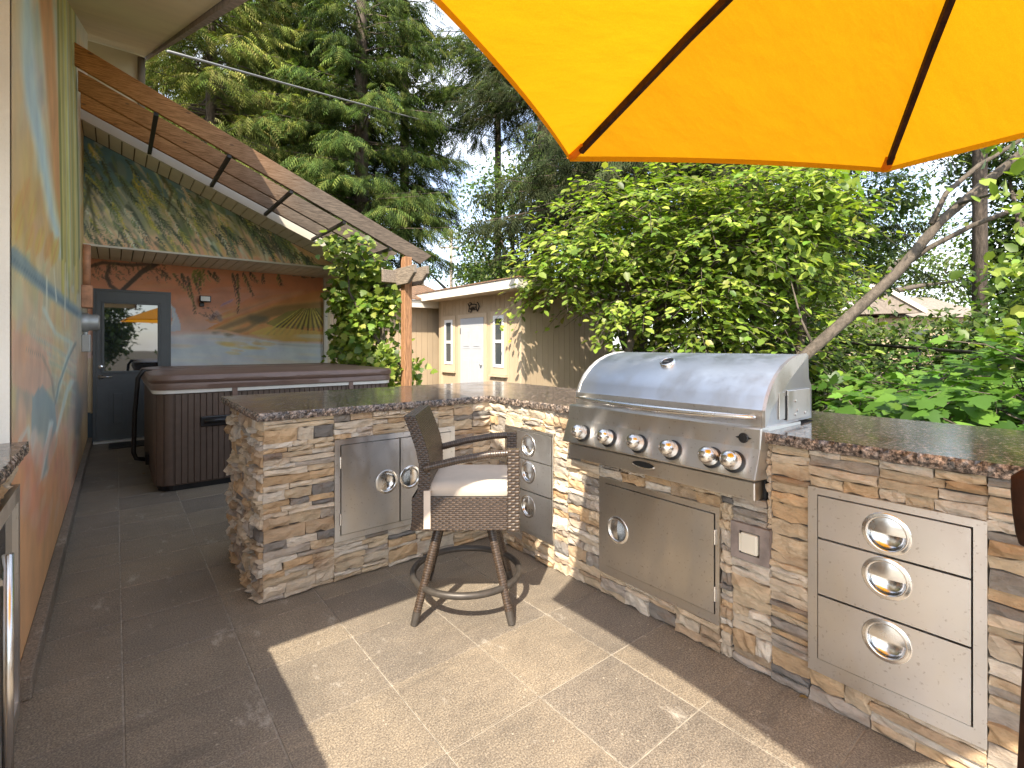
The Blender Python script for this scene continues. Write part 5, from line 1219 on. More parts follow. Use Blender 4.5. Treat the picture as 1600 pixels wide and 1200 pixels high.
# second outbuilding behind the post
wing = empty('outbuilding', (2.9, 8.6, GZ), 'tan outbuilding with a brown shingled roof behind the cedar post', 'outbuilding')
MB().box(1.4, 6.0, 8.02, 11.0, GZ, 2.2).build('wall_core', M['groove'], wing)
x = 1.42
while x < 5.0:
    o = obj_from('siding_board', bf, None, wing, Vector((x + BW / 2, 8.01, 0.9)) - wloc(wing)); o.rotation_euler = (0, 0, math.pi / 2); x += BW
MB().box(0.9, 4.5, 7.68, 7.72, 2.13, 2.30).build('fascia', M['creamwhite'], wing); MB().box(0.95, 4.4, 7.725, 8.0, 2.15, 2.17).build('soffit', M['sidingtrim'], wing)
MB().add([(0.85, 7.64, 2.303), (4.6, 7.64, 2.303), (4.6, 10.8, 3.35), (0.85, 10.8, 3.35), (0.85, 7.64, 2.34), (4.6, 7.64, 2.34), (4.6, 10.8, 3.39), (0.85, 10.8, 3.39)], [(0, 1, 2, 3), (4, 7, 6, 5), (0, 4, 5, 1), (1, 5, 6, 2), (2, 6, 7, 3), (3, 7, 4, 0)]).build('roof', M['shingles'], wing)

# ------------------------------------------------------------------ fence, pole, cable, far house
P0 = [dep(1150, 522, 12), dep(1273, 531.7, 9), dep(1435, 544.5, 6.9), dep(1563, 553.7, 5.7), dep(1700, 560, 4.9)]
fence = empty('chain_link_fence', (P0[1][0], P0[1][1], GZ), 'black chain-link fence half hidden in the shrubs', 'fence')
MB().tube(P0, 0.022, 8).build('top_rail', M['blackmetal'], fence, smooth=True)
for p in P0: MB().tube([(p[0], p[1], GZ), (p[0], p[1], p[2] + 0.03)], 0.03, 10).build('post', M['blackmetal'], fence, smooth=True)
wm = MB()
for a, b in zip(P0[:-1], P0[1:]):
    a = Vector(a); b = Vector(b); Ld = (Vector((b.x, b.y, 0)) - Vector((a.x, a.y, 0))).length; h = 1.25; n = int(Ld / 0.14)
    for k in range(-int(h / 0.14), n):
        for s_ in (0, 1):
            pts = []
            for q in (0, h):
                u = (k * 0.14 + (q if s_ == 0 else h - q)) / Ld
                if 0 <= u <= 1: pts.append((a.x + (b.x - a.x) * u, a.y + (b.y - a.y) * u, (a.z + (b.z - a.z) * u) - h + q - 0.02))
            if len(pts) == 2: wm.tube(pts, 0.003, 3, cap=False)
tag(wm.build('wire_mesh', M['blackmetal'], fence, recalc=False), kind='stuff')
pb = dep(705, 540, 40); pole = empty('utility_pole', (pb[0], pb[1], GZ), 'distant wooden utility pole with two crossarms beyond the shed', 'utility pole')
MB().tube([(pb[0], pb[1], GZ), (pb[0], pb[1], 10.5)], [0.17, 0.12], 10).build('shaft', M['polewood'], pole, smooth=True)
for z in (9.9, 9.15):
    MB().bar((pb[0] - 0.9 * RT[0], pb[1] - 0.9 * RT[1], z), (pb[0] + 0.7 * RT[0], pb[1] + 0.7 * RT[1], z), 0.1, 0.12).build('crossarm', M['polewood'], pole)
def cable(a, b, sag, r):
    a, b = Vector(a), Vector(b); return MB().tube([a.lerp(b, t) - Vector((0, 0, sag * 4 * t * (1 - t))) for t in np.linspace(0, 1, 40)], r, 6)
pc = cable(dep(262, 80, 8.2), dep(905, 236, 46), 0.35, 0.022).build('power_cable', M['cable'], smooth=True); tag(pc, 'overhead service cable running from the house eave past the fir trees', 'cable')
hc = dep(1405, 540, 26); fh = empty('far_house', (hc[0], hc[1], GZ), 'distant house with a beige roof seen between the trees', 'house')
ux = Vector(RT); uy = Vector(FW)
def hp(a, b, z): v = Vector((hc[0], hc[1], 0)) + ux * a + uy * b; return (v.x, v.y, z)
def hbox(a0, a1, b0, b1, z0, z1): return MB().add([hp(a, b, z) for z in (z0, z1) for b in (b0, b1) for a in (a0, a1)], [(0, 2, 3, 1), (4, 5, 7, 6), (0, 1, 5, 4), (2, 6, 7, 3), (0, 4, 6, 2), (1, 3, 7, 5)])
hbox(-3.2, 4.3, 0, 6, GZ, 2.7).build('wall', M['siding'], fh)
MB().add([hp(-0.8, -0.5, 2.72), hp(4.8, -0.5, 2.72), hp(4.2, 3, 4.05), hp(-0.8, 3, 4.15), hp(-0.8, 6.5, 2.72), hp(4.8, 6.5, 2.72)], [(0, 1, 2, 3), (3, 2, 5, 4), (0, 3, 4), (1, 5, 2), (0, 4, 5, 1)]).build('roof', M['roofbeige'], fh)
MB().add([hp(-3.8, -1.2, 2.8), hp(-2.2, -1.2, 4.3), hp(0.3, -1.2, 2.9), hp(-3.8, 5, 2.8), hp(-2.2, 5, 4.3), hp(0.3, 5, 2.9)], [(0, 2, 1), (3, 4, 5), (0, 1, 4, 3), (1, 2, 5, 4), (0, 3, 5, 2)]).build('gable', M['roofbeige'], fh)
MB().bar(hp(-3.9, -1.25, 2.82), hp(-2.2, -1.25, 4.4), 0.1, 0.22).bar(hp(-2.2, -1.25, 4.4), hp(0.4, -1.25, 2.95), 0.1, 0.22).build('bargeboard', M['creamwhite'], fh)
for a in (0.6, 2.6):
    MB().add([hp(a, -0.02, 0.9), hp(a + 1.0, -0.02, 0.9), hp(a + 1.0, -0.02, 2.1), hp(a, -0.02, 2.1)], [(0, 1, 2, 3)]).build('window', M['shedglass'], fh)

# ------------------------------------------------------------------ plants
def unit(v): return v / (np.linalg.norm(v, axis=-1, keepdims=True) + 1e-9)
BROAD_V = np.array([(0, 0, 0), (0.28, 0.30, 0.05), (0.66, 0.27, 0.03), (1.0, 0, -0.08), (0.66, -0.27, 0.03), (0.28, -0.30, 0.05), (0.5, 0, -0.02)])
BROAD_F = np.array([(0, 6, 1), (1, 6, 2), (2, 6, 3), (3, 6, 4), (4, 6, 5), (5, 6, 0)])
RH_V = np.array([(0, 0, 0), (0.5, 0.32, 0.06), (1, 0, -0.05), (0.5, -0.32, 0.06)]); RH_F = np.array([(0, 2, 1), (0, 3, 2)])
_ml = [(0.0, 0.0), (0.12, 0.34), (0.30, 0.52), (0.36, 0.34), (0.62, 0.48), (0.60, 0.26), (0.78, 0.22), (1.0, 0.0)]
_mp = _ml + [(x, -y) for x, y in _ml[-2:0:-1]]
MAP_V = np.array([(0.4, 0.0, 0.0)] + [(x, y, 0.05 * abs(y) * 2 - 0.08 * x * x) for x, y in _mp]); MAP_F = np.array([(0, 1 + (k + 1) % len(_mp), 1 + k) for k in range(len(_mp))])
BL_V = np.array([(0, 0.06, 0), (0, -0.06, 0), (0.6, -0.05, -0.06), (1.0, 0, -0.16), (0.6, 0.05, -0.06)]); BL_F = np.array([(0, 1, 2), (0, 2, 4), (4, 2, 3)])
def frames(n, d, nr):
    x = unit(d); z = unit(nr - x * (nr * x).sum(-1, keepdims=True)); y = np.cross(z, x); return x, y, z
def scatter(T, TF, pos, d, nr, size, col):
    n = len(pos); x, y, z = frames(n, d, nr); T = np.asarray(T)
    V = pos[:, None, :] + size[:, None, None] * (T[None, :, 0:1] * x[:, None, :] + T[None, :, 1:2] * y[:, None, :] + T[None, :, 2:3] * z[:, None, :])
    F = (np.arange(n)[:, None, None] * len(T) + TF[None]).reshape(-1, 3); C = np.repeat(col, len(T), axis=0)
    return V.reshape(-1, 3), F, C
def palette(n, cols, w=None, var=0.18):
    c = np.array(cols)[rng.choice(len(cols), n, p=w)]; return np.clip(c * rng.normal(1, var, (n, 1)) * rng.normal(1, 0.06, (n, 3)), 0.004, 0.6)
def foliage(root, pos, d, nr, size, col, T, TF, mat, nsingle=0, origin=None, nm='leaf'):
    base = np.array(wloc(root)); n = len(pos); single = np.zeros(n, bool)
    if nsingle:
        px, py, z = projn(pos); ok = (px > 0) & (px < 1600) & (py > 0) & (py < 1200) & (z > 0.4)
        sc = np.where(ok, size / np.maximum(z, 0.3) * rng.uniform(0.9, 1.1, n), 0); idx = np.argsort(-sc)[:nsingle]; single[idx] = True
        tms = []
        cq = col[idx]; order = np.argsort(cq.sum(1)); groups = np.array_split(order, 10)
        for g in groups:
            cc = cq[g].mean(0); me = raw_mesh(nm, T, TF, np.repeat(cc[None], len(T), 0)); me.materials.append(mat); tms.append(me)
        x, y, zz = frames(len(idx), d[idx], nr[idx])
        for gi, g in enumerate(groups):
            for k in g:
                i = idx[k]; o = bpy.data.objects.new(nm, tms[gi]); COL.objects.link(o); o.parent = root
                s = size[i]; Mx = Matrix(((x[k][0], y[k][0], zz[k][0], pos[i][0] - base[0]), (x[k][1], y[k][1], zz[k][1], pos[i][1] - base[1]), (x[k][2], y[k][2], zz[k][2], pos[i][2] - base[2]), (0, 0, 0, 1)))
                o.matrix_basis = Mx @ Matrix.Diagonal((s, s, s, 1))
    r_ = ~single; V, F, C = scatter(T, TF, pos[r_], d[r_], nr[r_], size[r_], col[r_])
    o = obj_from('foliage', raw_mesh('foliage', V - base, F, C), mat, root); tag(o, kind='stuff'); return o
def crown(lobes, ncl, per, cs, size, flat=0.6, shell=0.55):
    """lobes: (centre, radii). returns leaf arrays and cluster centres"""
    vol = np.array([np.prod(l[1]) ** 0.7 for l in lobes]); pk = rng.choice(len(lobes), ncl, p=vol / vol.sum())
    C = np.array([lobes[k][0] for k in pk]); Rr = np.array([lobes[k][1] for k in pk]); u = unit(rng.normal(size=(ncl, 3))); r = rng.uniform(shell ** 3, 1.0, ncl) ** (1 / 3) * rng.normal(1, 0.08, ncl)
    cl_ = C + u * r[:, None] * Rr
    pc_ = rng.poisson(per, ncl) + 3; own = np.repeat(np.arange(ncl), pc_); n = len(own)
    off = rng.normal(size=(n, 3)) * cs * np.array([1, 1, flat]); pos = cl_[own] + off
    out = unit(pos - C[own]); d = unit(out * 0.6 + rng.normal(size=(n, 3)) * 0.7 + np.array([0, 0, -0.25])); nr = unit(np.array([0, 0, 1.0]) * 0.9 + out * 0.5 + rng.normal(size=(n, 3)) * 0.4 + np.array(SUN) * 0.8)
    sz = size * rng.uniform(0.65, 1.3, n); shade = np.repeat(rng.normal(1, 0.14, ncl), pc_)
    return pos, d, nr, sz, cl_, shade
def sprays(lobes, nsp, Ls, per, size, inner=0.25, droop=0.35, flat=0.35):
    """arching twigs with alternate leaves lying in loose layers"""
    vol = np.array([np.prod(l[1]) ** 0.7 for l in lobes]); pk = rng.choice(len(lobes), nsp, p=vol / vol.sum())
    C = np.array([lobes[k][0] for k in pk]); Rr = np.array([lobes[k][1] for k in pk]); u = unit(rng.normal(size=(nsp, 3))); r = rng.uniform(inner ** 3, 0.85, nsp) ** (1 / 3)
    o = C + u * r[:, None] * Rr; dr = unit(u * np.array([1, 1, flat]) + rng.normal(size=(nsp, 3)) * np.array([0.5, 0.5, 0.22])); Ln = rng.uniform(*Ls, nsp)
    sd = unit(np.cross(dr, np.array([0, 0, 1.0]))); own = np.repeat(np.arange(nsp), per); n = len(own); s = (np.tile(np.arange(per), nsp) + rng.uniform(0, 0.8, n)) / per; sg = np.where(np.tile(np.arange(per), nsp) % 2, 1, -1)
    pos = o[own] + dr[own] * (Ln[own] * s)[:, None] + np.array([0, 0, -1.0]) * (droop * Ln[own] * s ** 2)[:, None] + sd[own] * (sg * size * 0.25)[:, None] + rng.normal(size=(n, 3)) * size * 0.22
    d = unit(dr[own] * 0.55 + sd[own] * (sg * 0.8)[:, None] + np.array([0, 0, -0.3]) + rng.normal(size=(n, 3)) * 0.28); nr = unit(np.array([0, 0, 1.0]) + rng.normal(size=(n, 3)) * 0.3 + np.array(SUN) * 0.45 + u[own] * 0.25)
    sz = size * rng.uniform(0.5, 1.45, n); sh = rng.normal(1, 0.2, nsp)[own]
    tw = [(o[k], o[k] + dr[k] * Ln[k] * 0.5 + np.array([0, 0, -droop * Ln[k] * 0.25]), o[k] + dr[k] * Ln[k] + np.array([0, 0, -droop * Ln[k]])) for k in range(nsp)]
    return pos, d, nr, sz, o, sh, tw
def limbs(mb, base, lobes, cl_, r0, k=60, mid=None):
    base = Vector(base)
    for (c, rd) in lobes:
        c = Vector(c); m = base.lerp(c, 0.5) + Vector((random.uniform(-.2, .2), random.uniform(-.2, .2), 0.1)); mb.tube([base, m, c], [r0, r0 * 0.6, r0 * 0.25], 7)
    cents = np.array([l[0] for l in lobes])
    for i in rng.choice(len(cl_), min(k, len(cl_)), replace=False):
        p = cl_[i]; c = cents[np.argmin(((cents - p) ** 2).sum(1))]; a = Vector(c) + (Vector(p) - Vector(c)) * 0.15; b = Vector(p)
        m = a.lerp(b, 0.5) + Vector((random.uniform(-.1, .1), random.uniform(-.1, .1), random.uniform(-.05, .12))); mb.tube([a, m, b], [r0 * 0.18, r0 * 0.12, r0 * 0.05], 4, cap=False)
LEAFS = [(0.22, 0.31, 0.045), (0.29, 0.37, 0.06), (0.16, 0.245, 0.04), (0.34, 0.39, 0.09), (0.12, 0.19, 0.035)]
FARS = [(0.11, 0.16, 0.035), (0.15, 0.2, 0.045), (0.08, 0.125, 0.03)]
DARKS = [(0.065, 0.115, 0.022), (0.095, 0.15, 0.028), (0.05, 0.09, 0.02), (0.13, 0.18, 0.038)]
def broad_tree(name, label, cat, base, lobes, ncl, per, cs, size, cols, T=RH_V, TF=RH_F, ns=0, r0=0.09, trunk=None, k=60, group=None, bark='barkgrey', shell=0.55, flat=0.6, spray=None):
    root = empty(name, base, label, cat, group); tw = []
    if spray: pos, d, nr, sz, cl_, sh, tw = sprays(lobes, ncl, spray, per, size)
    else: pos, d, nr, sz, cl_, sh = crown(lobes, ncl, per, cs, size, flat, shell)
    ok = pos[:, 2] > base[2] + 0.05; ok &= ~((pos[:, 0] < 0.84) & (pos[:, 1] < 1.1) & (pos[:, 1] > -5))
    ok &= ~((pos[:, 0] > SXF - 0.1) & (pos[:, 1] > SY0 - 0.06) & (pos[:, 1] < SY1) & (pos[:, 0] < SX1) & (pos[:, 2] < 2.5))
    pos, d, nr, sz, sh = pos[ok], d[ok], nr[ok], sz[ok], sh[ok]
    col = palette(len(pos), cols) * sh[:, None]
    foliage(root, pos, d, nr, sz, np.clip(col, 0.004, 0.6), T, TF, M['leaf'], ns)
    top = trunk or (Vector(base) + (Vector(lobes[0][0]) - Vector(base)) * 0.55)
    tr_ = MB(); b = Vector(base); tp = Vector(top); tr_.tube([b, b.lerp(tp, 0.35) + Vector((0.04, -0.03, 0)), b.lerp(tp, 0.7) + Vector((-0.03, 0.04, 0)), tp], [r0 * 1.25, r0 * 1.05, r0 * 0.95, r0 * 0.85], 10); tr_.build('trunk', M[bark], root, smooth=True)
    br_ = MB(); limbs(br_, tp, lobes, cl_, r0 * 0.7, k)
    for q in tw: br_.tube([tuple(p) for p in q], [0.008, 0.005, 0.003], 3, cap=False)
    tag(br_.build('branches', M[bark], root, smooth=True), kind='stuff')
    return root
G = GZ
# bright shrub-tree in front of the shed's side wall
broad_tree('hazel_tree', 'bright yellow-green leafy tree growing over the corner of the shed', 'tree', (5.0, 2.9, G),
    [((4.75, 3.4, 2.95), (1.1, 0.9, 0.95)), ((5.3, 2.6, 3.35), (1.25, 1.05, 1.15)), ((5.75, 1.5, 2.95), (1.15, 1.05, 1.2)), ((4.3, 3.75, 2.4), (0.6, 0.5, 0.5)), ((5.45, 1.8, 1.85), (1.1, 0.95, 0.7)), ((6.2, 0.9, 3.4), (0.95, 0.9, 0.9)), ((4.9, 2.7, 2.1), (0.8, 0.7, 0.5))],
    960, 15, 0.16, 0.122, LEAFS, BROAD_V, BROAD_F, 300, 0.08, (5.05, 2.75, 1.5), 110, spray=(0.45, 0.95))
broad_tree('hazel_tree', 'yellow-green leafy tree behind the right end of the grill lid', 'tree', (6.3, 0.6, G),
    [((6.5, 0.7, 2.7), (0.8, 0.8, 0.9)), ((6.1, 0.6, 3.3), (0.7, 0.7, 0.6)), ((6.2, 0.8, 1.4), (0.7, 0.7, 0.5))],
    280, 14, 0.17, 0.115, LEAFS, BROAD_V, BROAD_F, 150, 0.06, (6.3, 0.5, 1.6), 50, spray=(0.45, 0.9))
# leaning tree: bare limbs crossing the right side
lt = empty('leaning_tree', tuple(dep(1235, 575, 6.6) * np.array([1, 1, 0]) + np.array([0, 0, G])), 'leaning tree with long bare grey limbs reaching over the right side', 'tree')
b0 = Vector(lt.location)
lm = MB(); lm.tube([b0, dep(1250, 562, 6.5), dep(1330, 492, 6.4), dep(1400, 428, 6.3), dep(1470, 345, 6.1), dep(1540, 285, 5.95), dep(1610, 228, 5.8), dep(1700, 150, 5.5)], [0.09, 0.08, 0.07, 0.062, 0.055, 0.05, 0.046, 0.036], 12); lm.build('trunk', M['barkgrey'], lt, smooth=True)
l2 = MB(); l2.tube([dep(1405, 420, 6.3), dep(1450, 388, 6.2), dep(1520, 352, 5.9), dep(1600, 322, 5.6), dep(1700, 300, 5.2)], [0.038, 0.034, 0.03, 0.026, 0.02], 10); l2.build('limb', M['barkgrey'], lt, smooth=True)
l3 = MB(); l3.tube([dep(1455, 350, 6.12), dep(1478, 302, 6.1), dep(1530, 258, 6.05), dep(1590, 222, 6.0), dep(1680, 150, 5.9)], [0.036, 0.03, 0.028, 0.024, 0.018], 10); l3.build('limb', M['barkgrey'], lt, smooth=True)
for a, b, c in (((1500, 318, 6.0), (1560, 300, 5.2), (1590, 305, 4.6)), ((1270, 540, 6.5), (1252, 500, 6.6), (1236, 440, 6.7))):
    MB().tube([dep(*a), dep(*b), dep(*c)], [0.022, 0.014, 0.007], 7).build('limb', M['barkgrey'], lt, smooth=True)
def puff(c, rad, n): return np.array(c) + rng.normal(size=(n, 3)) * rad
pos = np.concatenate([puff(dep(1578, 308, 4.5), 0.09, 14), puff(dep(1600, 330, 4.4), 0.09, 10), puff(dep(1590, 420, 5.0), 0.2, 60), puff(dep(1600, 200, 5.2), 0.3, 120), puff(dep(1585, 520, 4.6), 0.15, 40), puff(dep(1240, 400, 6.7), 0.3, 90), puff(dep(1290, 300, 6.5), 0.3, 110)])
n = len(pos); foliage(lt, pos, unit(rng.normal(size=(n, 3)) + np.array([0, 0, -0.5])), unit(rng.normal(size=(n, 3)) * 0.5 + np.array([-0.3, -0.3, 1.0])), rng.uniform(0.10, 0.17, n), palette(n, LEAFS), BROAD_V, BROAD_F, M['leaf'], 200)
# maple shrubs right behind the counter
MAPC = [(0.085, 0.19, 0.026), (0.115, 0.225, 0.034), (0.06, 0.14, 0.02), (0.15, 0.26, 0.045)]
def mshrub(base, lobes, ncl, per, size, ns, label):
    broad_tree('maple_shrub', label, 'shrub', base, lobes, ncl, per, 0.13, size, MAPC, MAP_V, MAP_F, ns, 0.035, None, 20, 'maple shrubs behind the counter', spray=(0.4, 0.75))
def lob(px, py, t, r): return (tuple(dep(px, py, t)), r)
mshrub((2.9, -1.0, G), [lob(1440, 650, 4.6, (0.5, 0.5, 0.2)), lob(1540, 640, 4.3, (0.45, 0.5, 0.28)), lob(1360, 665, 5.0, (0.4, 0.5, 0.16))], 75, 10, 0.15, 300, 'broad-leaved maple shrub just behind the granite counter right of the grill')
mshrub((3.3, -1.9, G), [lob(1600, 610, 4.4, (0.3, 0.4, 0.35)), lob(1680, 620, 4.0, (0.5, 0.5, 0.5))], 60, 10, 0.14, 250, 'tall maple shrub beside the chain-link fence')
mshrub((4.6, -0.6, G), [lob(1400, 615, 6.2, (0.55, 0.5, 0.25)), lob(1470, 595, 6.2, (0.5, 0.5, 0.25)), lob(1530, 575, 6.3, (0.45, 0.5, 0.25))], 70, 10, 0.14, 200, 'maple shrub spreading below the chain-link fence rail')
# darker undergrowth behind the grill and counter
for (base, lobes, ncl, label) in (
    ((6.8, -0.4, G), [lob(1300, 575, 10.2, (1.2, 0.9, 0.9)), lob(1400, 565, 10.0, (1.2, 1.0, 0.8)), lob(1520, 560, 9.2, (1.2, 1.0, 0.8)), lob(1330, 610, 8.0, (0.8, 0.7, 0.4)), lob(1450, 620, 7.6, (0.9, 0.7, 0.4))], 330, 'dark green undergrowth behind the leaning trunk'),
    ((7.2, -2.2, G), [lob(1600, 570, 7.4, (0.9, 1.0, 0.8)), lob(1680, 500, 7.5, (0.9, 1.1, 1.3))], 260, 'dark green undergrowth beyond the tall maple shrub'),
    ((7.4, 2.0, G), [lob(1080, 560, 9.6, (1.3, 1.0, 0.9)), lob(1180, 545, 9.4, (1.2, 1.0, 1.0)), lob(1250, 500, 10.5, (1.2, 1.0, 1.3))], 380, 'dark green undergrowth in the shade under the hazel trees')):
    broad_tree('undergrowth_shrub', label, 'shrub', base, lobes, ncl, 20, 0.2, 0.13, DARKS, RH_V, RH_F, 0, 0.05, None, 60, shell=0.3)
# taller broadleaf trees behind
for (base, lobes, ncl, per, cs, size, cols, label) in (
    ((8.2, 9.6, G), [lob(800, 400, 15, (1.7, 1.5, 1.5)), lob(850, 330, 15, (1.7, 1.5, 1.5)), lob(800, 290, 15, (1.1, 1.2, 0.8)), lob(760, 300, 15, (0.9, 0.8, 0.35)), lob(770, 440, 16, (1.6, 1.3, 1.0)), lob(880, 270, 14.5, (1.5, 1.4, 1.3)), lob(745, 372, 15.5, (0.9, 0.8, 0.4))], 480, 24, 0.26, 0.13, DARKS, 'dark green aspen-like tree standing behind the shed'),
    ((9.5, 6.0, G), [lob(930, 330, 13.5, (1.6, 1.5, 1.6)), lob(1010, 400, 13.5, (1.6, 1.5, 1.6)), lob(950, 450, 12.8, (1.5, 1.4, 1.2))], 380, 24, 0.26, 0.14, DARKS, 'dense dark tree behind the yellow-green hazel'),
    ((12.5, 2.5, G), [lob(1200, 330, 14.5, (1.9, 1.8, 1.9)), lob(1290, 400, 14, (1.8, 1.6, 1.6)), lob(1320, 320, 14.5, (1.5, 1.4, 1.2)), lob(1160, 420, 14, (1.8, 1.6, 1.4)), lob(1390, 310, 14.5, (1.0, 1.0, 0.7))], 520, 24, 0.28, 0.16, DARKS, 'dark maple tree below the tip of the umbrella'),
    ((12.0, -2.4, G), [lob(1600, 330, 11.5, (0.8, 0.9, 1.5)), lob(1590, 440, 11.8, (0.7, 0.8, 0.9)), lob(1690, 380, 11, (1.4, 1.4, 2.0)), lob(1570, 250, 11.5, (0.9, 0.9, 0.6))], 420, 24, 0.24, 0.14, DARKS, 'dark leafy tree by the straight trunk on the fence line'),
    ((22.0, 6.0, G), [lob(1420, 390, 33, (3.2, 3.0, 3.0)), lob(1340, 430, 36, (3.0, 3.0, 2.4)), lob(1490, 440, 31, (3.0, 2.6, 2.4)), lob(1250, 430, 36, (4, 3, 3))], 420, 22, 0.5, 0.26, FARS, 'light green tree far behind the beige-roofed house'),
    ((24.0, 16.0, G), [lob(1050, 430, 34, (5, 4, 4)), lob(930, 440, 36, (5, 4, 4)), lob(1150, 400, 34, (4, 4, 4))], 420, 22, 0.6, 0.32, DARKS, 'dark rounded tree in the far distance behind the hazel'),
    ((16.0, 24.0, G), [lob(740, 430, 34, (1.6, 1.5, 0.7)), lob(800, 430, 33, (3.2, 2.5, 1.2)), lob(672, 428, 34, (0.6, 0.8, 0.35))], 260, 22, 0.32, 0.2, DARKS, 'low dark tree on the skyline beside the utility pole')):
    broad_tree('broadleaf_tree', label, 'tree', base, lobes, ncl, per, cs, size, cols, RH_V, RH_F, 0, 0.13 if base[0] < 15 else 0.3, None, 80, shell=0.35)
# climbing vine on the pergola
VC = [(0.2, 0.29, 0.035), (0.27, 0.34, 0.05), (0.13, 0.21, 0.03), (0.33, 0.37, 0.09), (0.09, 0.16, 0.025)]
vine = empty('climbing_vine', (0.72, 3.2, G), 'bright green climbing vine covering the side of the pergola', 'vine')
lobes = [((0.66, 3.6, 1.4), (0.2, 0.5, 0.5)), ((0.64, 3.45, 0.8), (0.18, 0.4, 0.45)), ((0.68, 4.2, 1.65), (0.2, 0.45, 0.4)), ((0.64, 3.4, 1.78), (0.2, 0.35, 0.28)), ((0.66, 4.05, 1.05), (0.2, 0.45, 0.45)), ((0.58, 3.5, 2.2), (0.3, 0.35, 0.15)), ((0.32, 3.4, 2.44), (0.25, 0.3, 0.1)), ((1.0, 3.2, 0.95), (0.13, 0.15, 0.2)), ((0.62, 4.3, 2.05), (0.2, 0.3, 0.18)), ((1.0, 3.2, 0.45), (0.13, 0.15, 0.2)), ((0.66, 3.05, 0.95), (0.08, 0.1, 0.2))]
pos, d, nr, sz, cl_, sh = crown(lobes, 330, 10, 0.09, 0.088, 0.8, 0.5); nr = unit(nr + np.array([-0.5, -0.8, 0.2]))
ok = ~((pos[:, 0] < TX1 + 0.03) & (pos[:, 2] < 1.02)); pos, d, nr, sz, sh = pos[ok], d[ok], nr[ok], sz[ok], sh[ok]
foliage(vine, pos, d, nr, sz, np.clip(palette(len(pos), VC) * sh[:, None], 0.01, 0.6), MAP_V, MAP_F, M['leaf'], 300)
vb = MB(); vb.tube([(0.72, 3.15, G), (0.7, 3.1, 0.6), (0.74, 3.3, 1.3), (0.68, 3.2, 2.0), (0.4, 3.3, 2.4)], [0.03, 0.025, 0.02, 0.015, 0.008], 8); limbs(vb, (0.72, 3.3, 1.2), lobes, cl_, 0.025, 90); vb.build('stems', M['barkgrey'], vine, smooth=True)

# ------------------------------------------------------------------ conifers
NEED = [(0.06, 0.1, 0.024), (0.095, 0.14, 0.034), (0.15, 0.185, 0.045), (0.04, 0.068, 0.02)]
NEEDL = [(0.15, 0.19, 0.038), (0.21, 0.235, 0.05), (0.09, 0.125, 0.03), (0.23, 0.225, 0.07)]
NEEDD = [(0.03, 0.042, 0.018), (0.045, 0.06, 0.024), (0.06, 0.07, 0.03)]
_fv = []; _ff = []
def _tri(a, b, c): k = len(_fv); _fv.extend([a, b, c]); _ff.append((k, k + 1, k + 2))
_tri((0, 0.012, 0), (0, -0.012, 0), (1.0, 0, -0.22))
for q in range(5):
    x0 = 0.08 + q * 0.17; l_ = 0.46 * (1 - 0.13 * q)
    for s_ in (-1, 1): _tri((x0 - 0.035, 0, -0.2 * x0 * x0), (x0 + 0.045, 0, -0.2 * x0 * x0), (x0 + l_ * 0.62, s_ * l_ * 0.66, -0.16 - 0.2 * x0 * x0))
FR_V = np.array(_fv); FR_F = np.array(_ff)
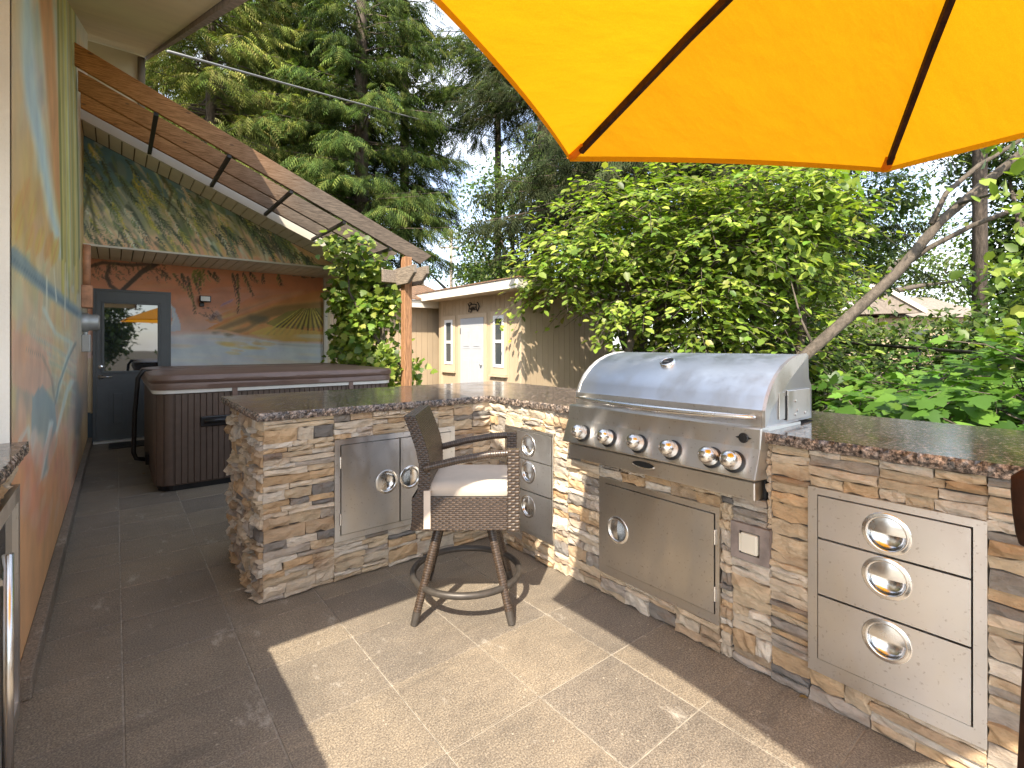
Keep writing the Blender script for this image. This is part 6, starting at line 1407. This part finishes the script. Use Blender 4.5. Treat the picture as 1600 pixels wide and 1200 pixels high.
def conifer(label, px, t, H_, z0, Lm, r0, cols, nbr=150, dens=1.0, blade=0.42, lean=0.0):
    b = dep(px, HOR, t); base = (b[0], b[1], G); root = empty('fir_tree', base, label, 'fir tree', 'tall firs behind the house and shed')
    tr_ = MB(); tr_.tube([(b[0], b[1], G), (b[0], b[1], H_ * 0.35), (b[0] + lean, b[1], H_ * 0.7), (b[0] + lean, b[1], H_)], [r0, r0 * 0.85, r0 * 0.5, 0.03], 12); tr_.build('trunk', M['bark'], root, smooth=True)
    br = MB(); P = []; D = []; CL = []; NRM = []
    for k in range(nbr):
        u = rng.uniform(0, 1) ** 1.25; z = z0 + (H_ - z0) * u; L_ = Lm * (1 - u) ** 0.75 * rng.uniform(0.65, 1.15) + 0.25; a = rng.uniform(0, 2 * math.pi); ca, sa = math.cos(a), math.sin(a)
        drop = L_ * rng.uniform(0.18, 0.42); s4 = np.linspace(0, 1, 4)
        zf = lambda s: z + 0.12 * L_ * s - drop * s ** 1.5 + 0.14 * L_ * np.maximum(0, s - 0.75)
        br.tube([(b[0] + ca * L_ * s, b[1] + sa * L_ * s, float(zf(s))) for s in s4], [0.035 * L_ / Lm + 0.012, 0.02, 0.012, 0.006], 5, cap=False)
        nn = max(8, int(L_ * 26 * dens)); s = rng.uniform(0.1, 1, nn) ** 0.8; sd_ = rng.choice([-1, 1], nn); w = L_ * 0.2 * (1 - 0.6 * s) + 0.1; tw = rng.uniform(0, 1, nn)
        out = np.array([ca, sa, 0.0]); side = np.array([-sa, ca, 0.0])
        p = np.array([b[0], b[1], 0]) + out * (L_ * s)[:, None] + side * (w * tw * sd_)[:, None] + out * (w * tw * 0.4)[:, None]; p[:, 2] = zf(s) - 0.5 * w * tw ** 1.3 + rng.normal(size=nn) * 0.04
        P.append(p); D.append(side * (sd_ * 0.5)[:, None] + out * 0.6 + np.array([0, 0, -0.55]) + rng.normal(size=(nn, 3)) * 0.25); CL.append(np.full(nn, rng.normal(1, 0.2)))
    P = np.concatenate(P); D = np.concatenate(D); CL = np.concatenate(CL); n = len(P); nr = unit(rng.normal(size=(n, 3)) * 0.35 + np.array([-0.25, -0.3, 0.9])); col = np.clip(palette(n, cols, var=0.2) * CL[:, None], 0.004, 0.5)
    tag(br.build('branches', M['bark'], root, smooth=True), kind='stuff')
    V, F, C = scatter(FR_V, FR_F, P, D, nr, blade * rng.uniform(0.7, 1.25, n), col)
    o = obj_from('crown', raw_mesh('crown', V - np.array(base), F, C), M['needle'], root); tag(o, kind='stuff'); return root
conifer('tall fir with a bare brown trunk rising behind the porch roof', 565, 17, 24, 4.8, 3.4, 0.27, NEED, 240, 1.15, 0.46)
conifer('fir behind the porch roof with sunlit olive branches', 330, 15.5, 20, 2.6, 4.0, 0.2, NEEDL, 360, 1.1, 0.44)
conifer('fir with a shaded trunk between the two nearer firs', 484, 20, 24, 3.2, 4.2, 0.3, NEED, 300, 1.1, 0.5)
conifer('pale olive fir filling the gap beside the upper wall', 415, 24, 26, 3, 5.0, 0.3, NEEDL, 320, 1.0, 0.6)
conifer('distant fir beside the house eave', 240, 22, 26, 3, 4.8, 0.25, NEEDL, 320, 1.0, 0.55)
conifer('slender fir with drooping boughs beside the gap of sky', 632, 19, 24, 6.2, 1.9, 0.2, NEED, 180, 1.1, 0.5)
conifer('far fir whose boughs close the top of the gap of sky', 778, 20, 26, 10.4, 3.3, 0.15, NEED, 170, 1.1, 0.5)
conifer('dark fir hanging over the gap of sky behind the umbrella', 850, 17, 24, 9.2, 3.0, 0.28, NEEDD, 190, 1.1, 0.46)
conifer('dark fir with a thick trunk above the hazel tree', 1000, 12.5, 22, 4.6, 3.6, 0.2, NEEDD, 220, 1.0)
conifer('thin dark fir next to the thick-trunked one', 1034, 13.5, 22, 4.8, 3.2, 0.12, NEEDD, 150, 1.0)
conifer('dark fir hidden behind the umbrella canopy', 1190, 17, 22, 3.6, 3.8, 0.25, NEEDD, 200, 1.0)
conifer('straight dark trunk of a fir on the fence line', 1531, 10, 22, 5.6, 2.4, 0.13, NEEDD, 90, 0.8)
# trees behind the camera that only show as reflections in the glass and steel
for (base, lobes, label) in (((-2.6, -13.0, G), [((-2.5, -13, 3.0), (1.1, 1.5, 2.2)), ((-2.9, -12.5, 1.4), (1.0, 1.2, 1.2))], 'leafy garden tree mirrored in the porch door glass'),):
    broad_tree('broadleaf_tree', label, 'tree', base, lobes, 260, 22, 0.3, 0.2, DARKS, RH_V, RH_F, 0, 0.14, None, 40)

# a few dry leaves blown onto the paving
DL = [(0.3, 0.16, 0.05), (0.36, 0.24, 0.1), (0.22, 0.13, 0.05)]
for k, (px, py, lb) in enumerate(((222, 741, 'small dry brown leaf on the shaded paving beside the hot tub'), (1262, 1094, 'small dry brown leaf at the foot of the stone below the wide drawers'))):
    d_ = ray(px, py); t = -CAM[2] / d_[2]; p = CAM + t * d_; me = raw_mesh('fallen_leaf', BROAD_V * np.array([1, 1, 2.5]), BROAD_F, np.repeat(np.array([DL[k % 3]]), len(BROAD_V), 0)); me.materials.append(M['leaf'])
    o = bpy.data.objects.new('fallen_leaf', me); COL.objects.link(o); o.location = (p[0], p[1], 0.006); o.scale = (0.028, 0.028, 0.028); o.rotation_euler = (0, 0, k * 1.9)
    tag(o, lb, 'leaf', 'dry leaves on the paving')
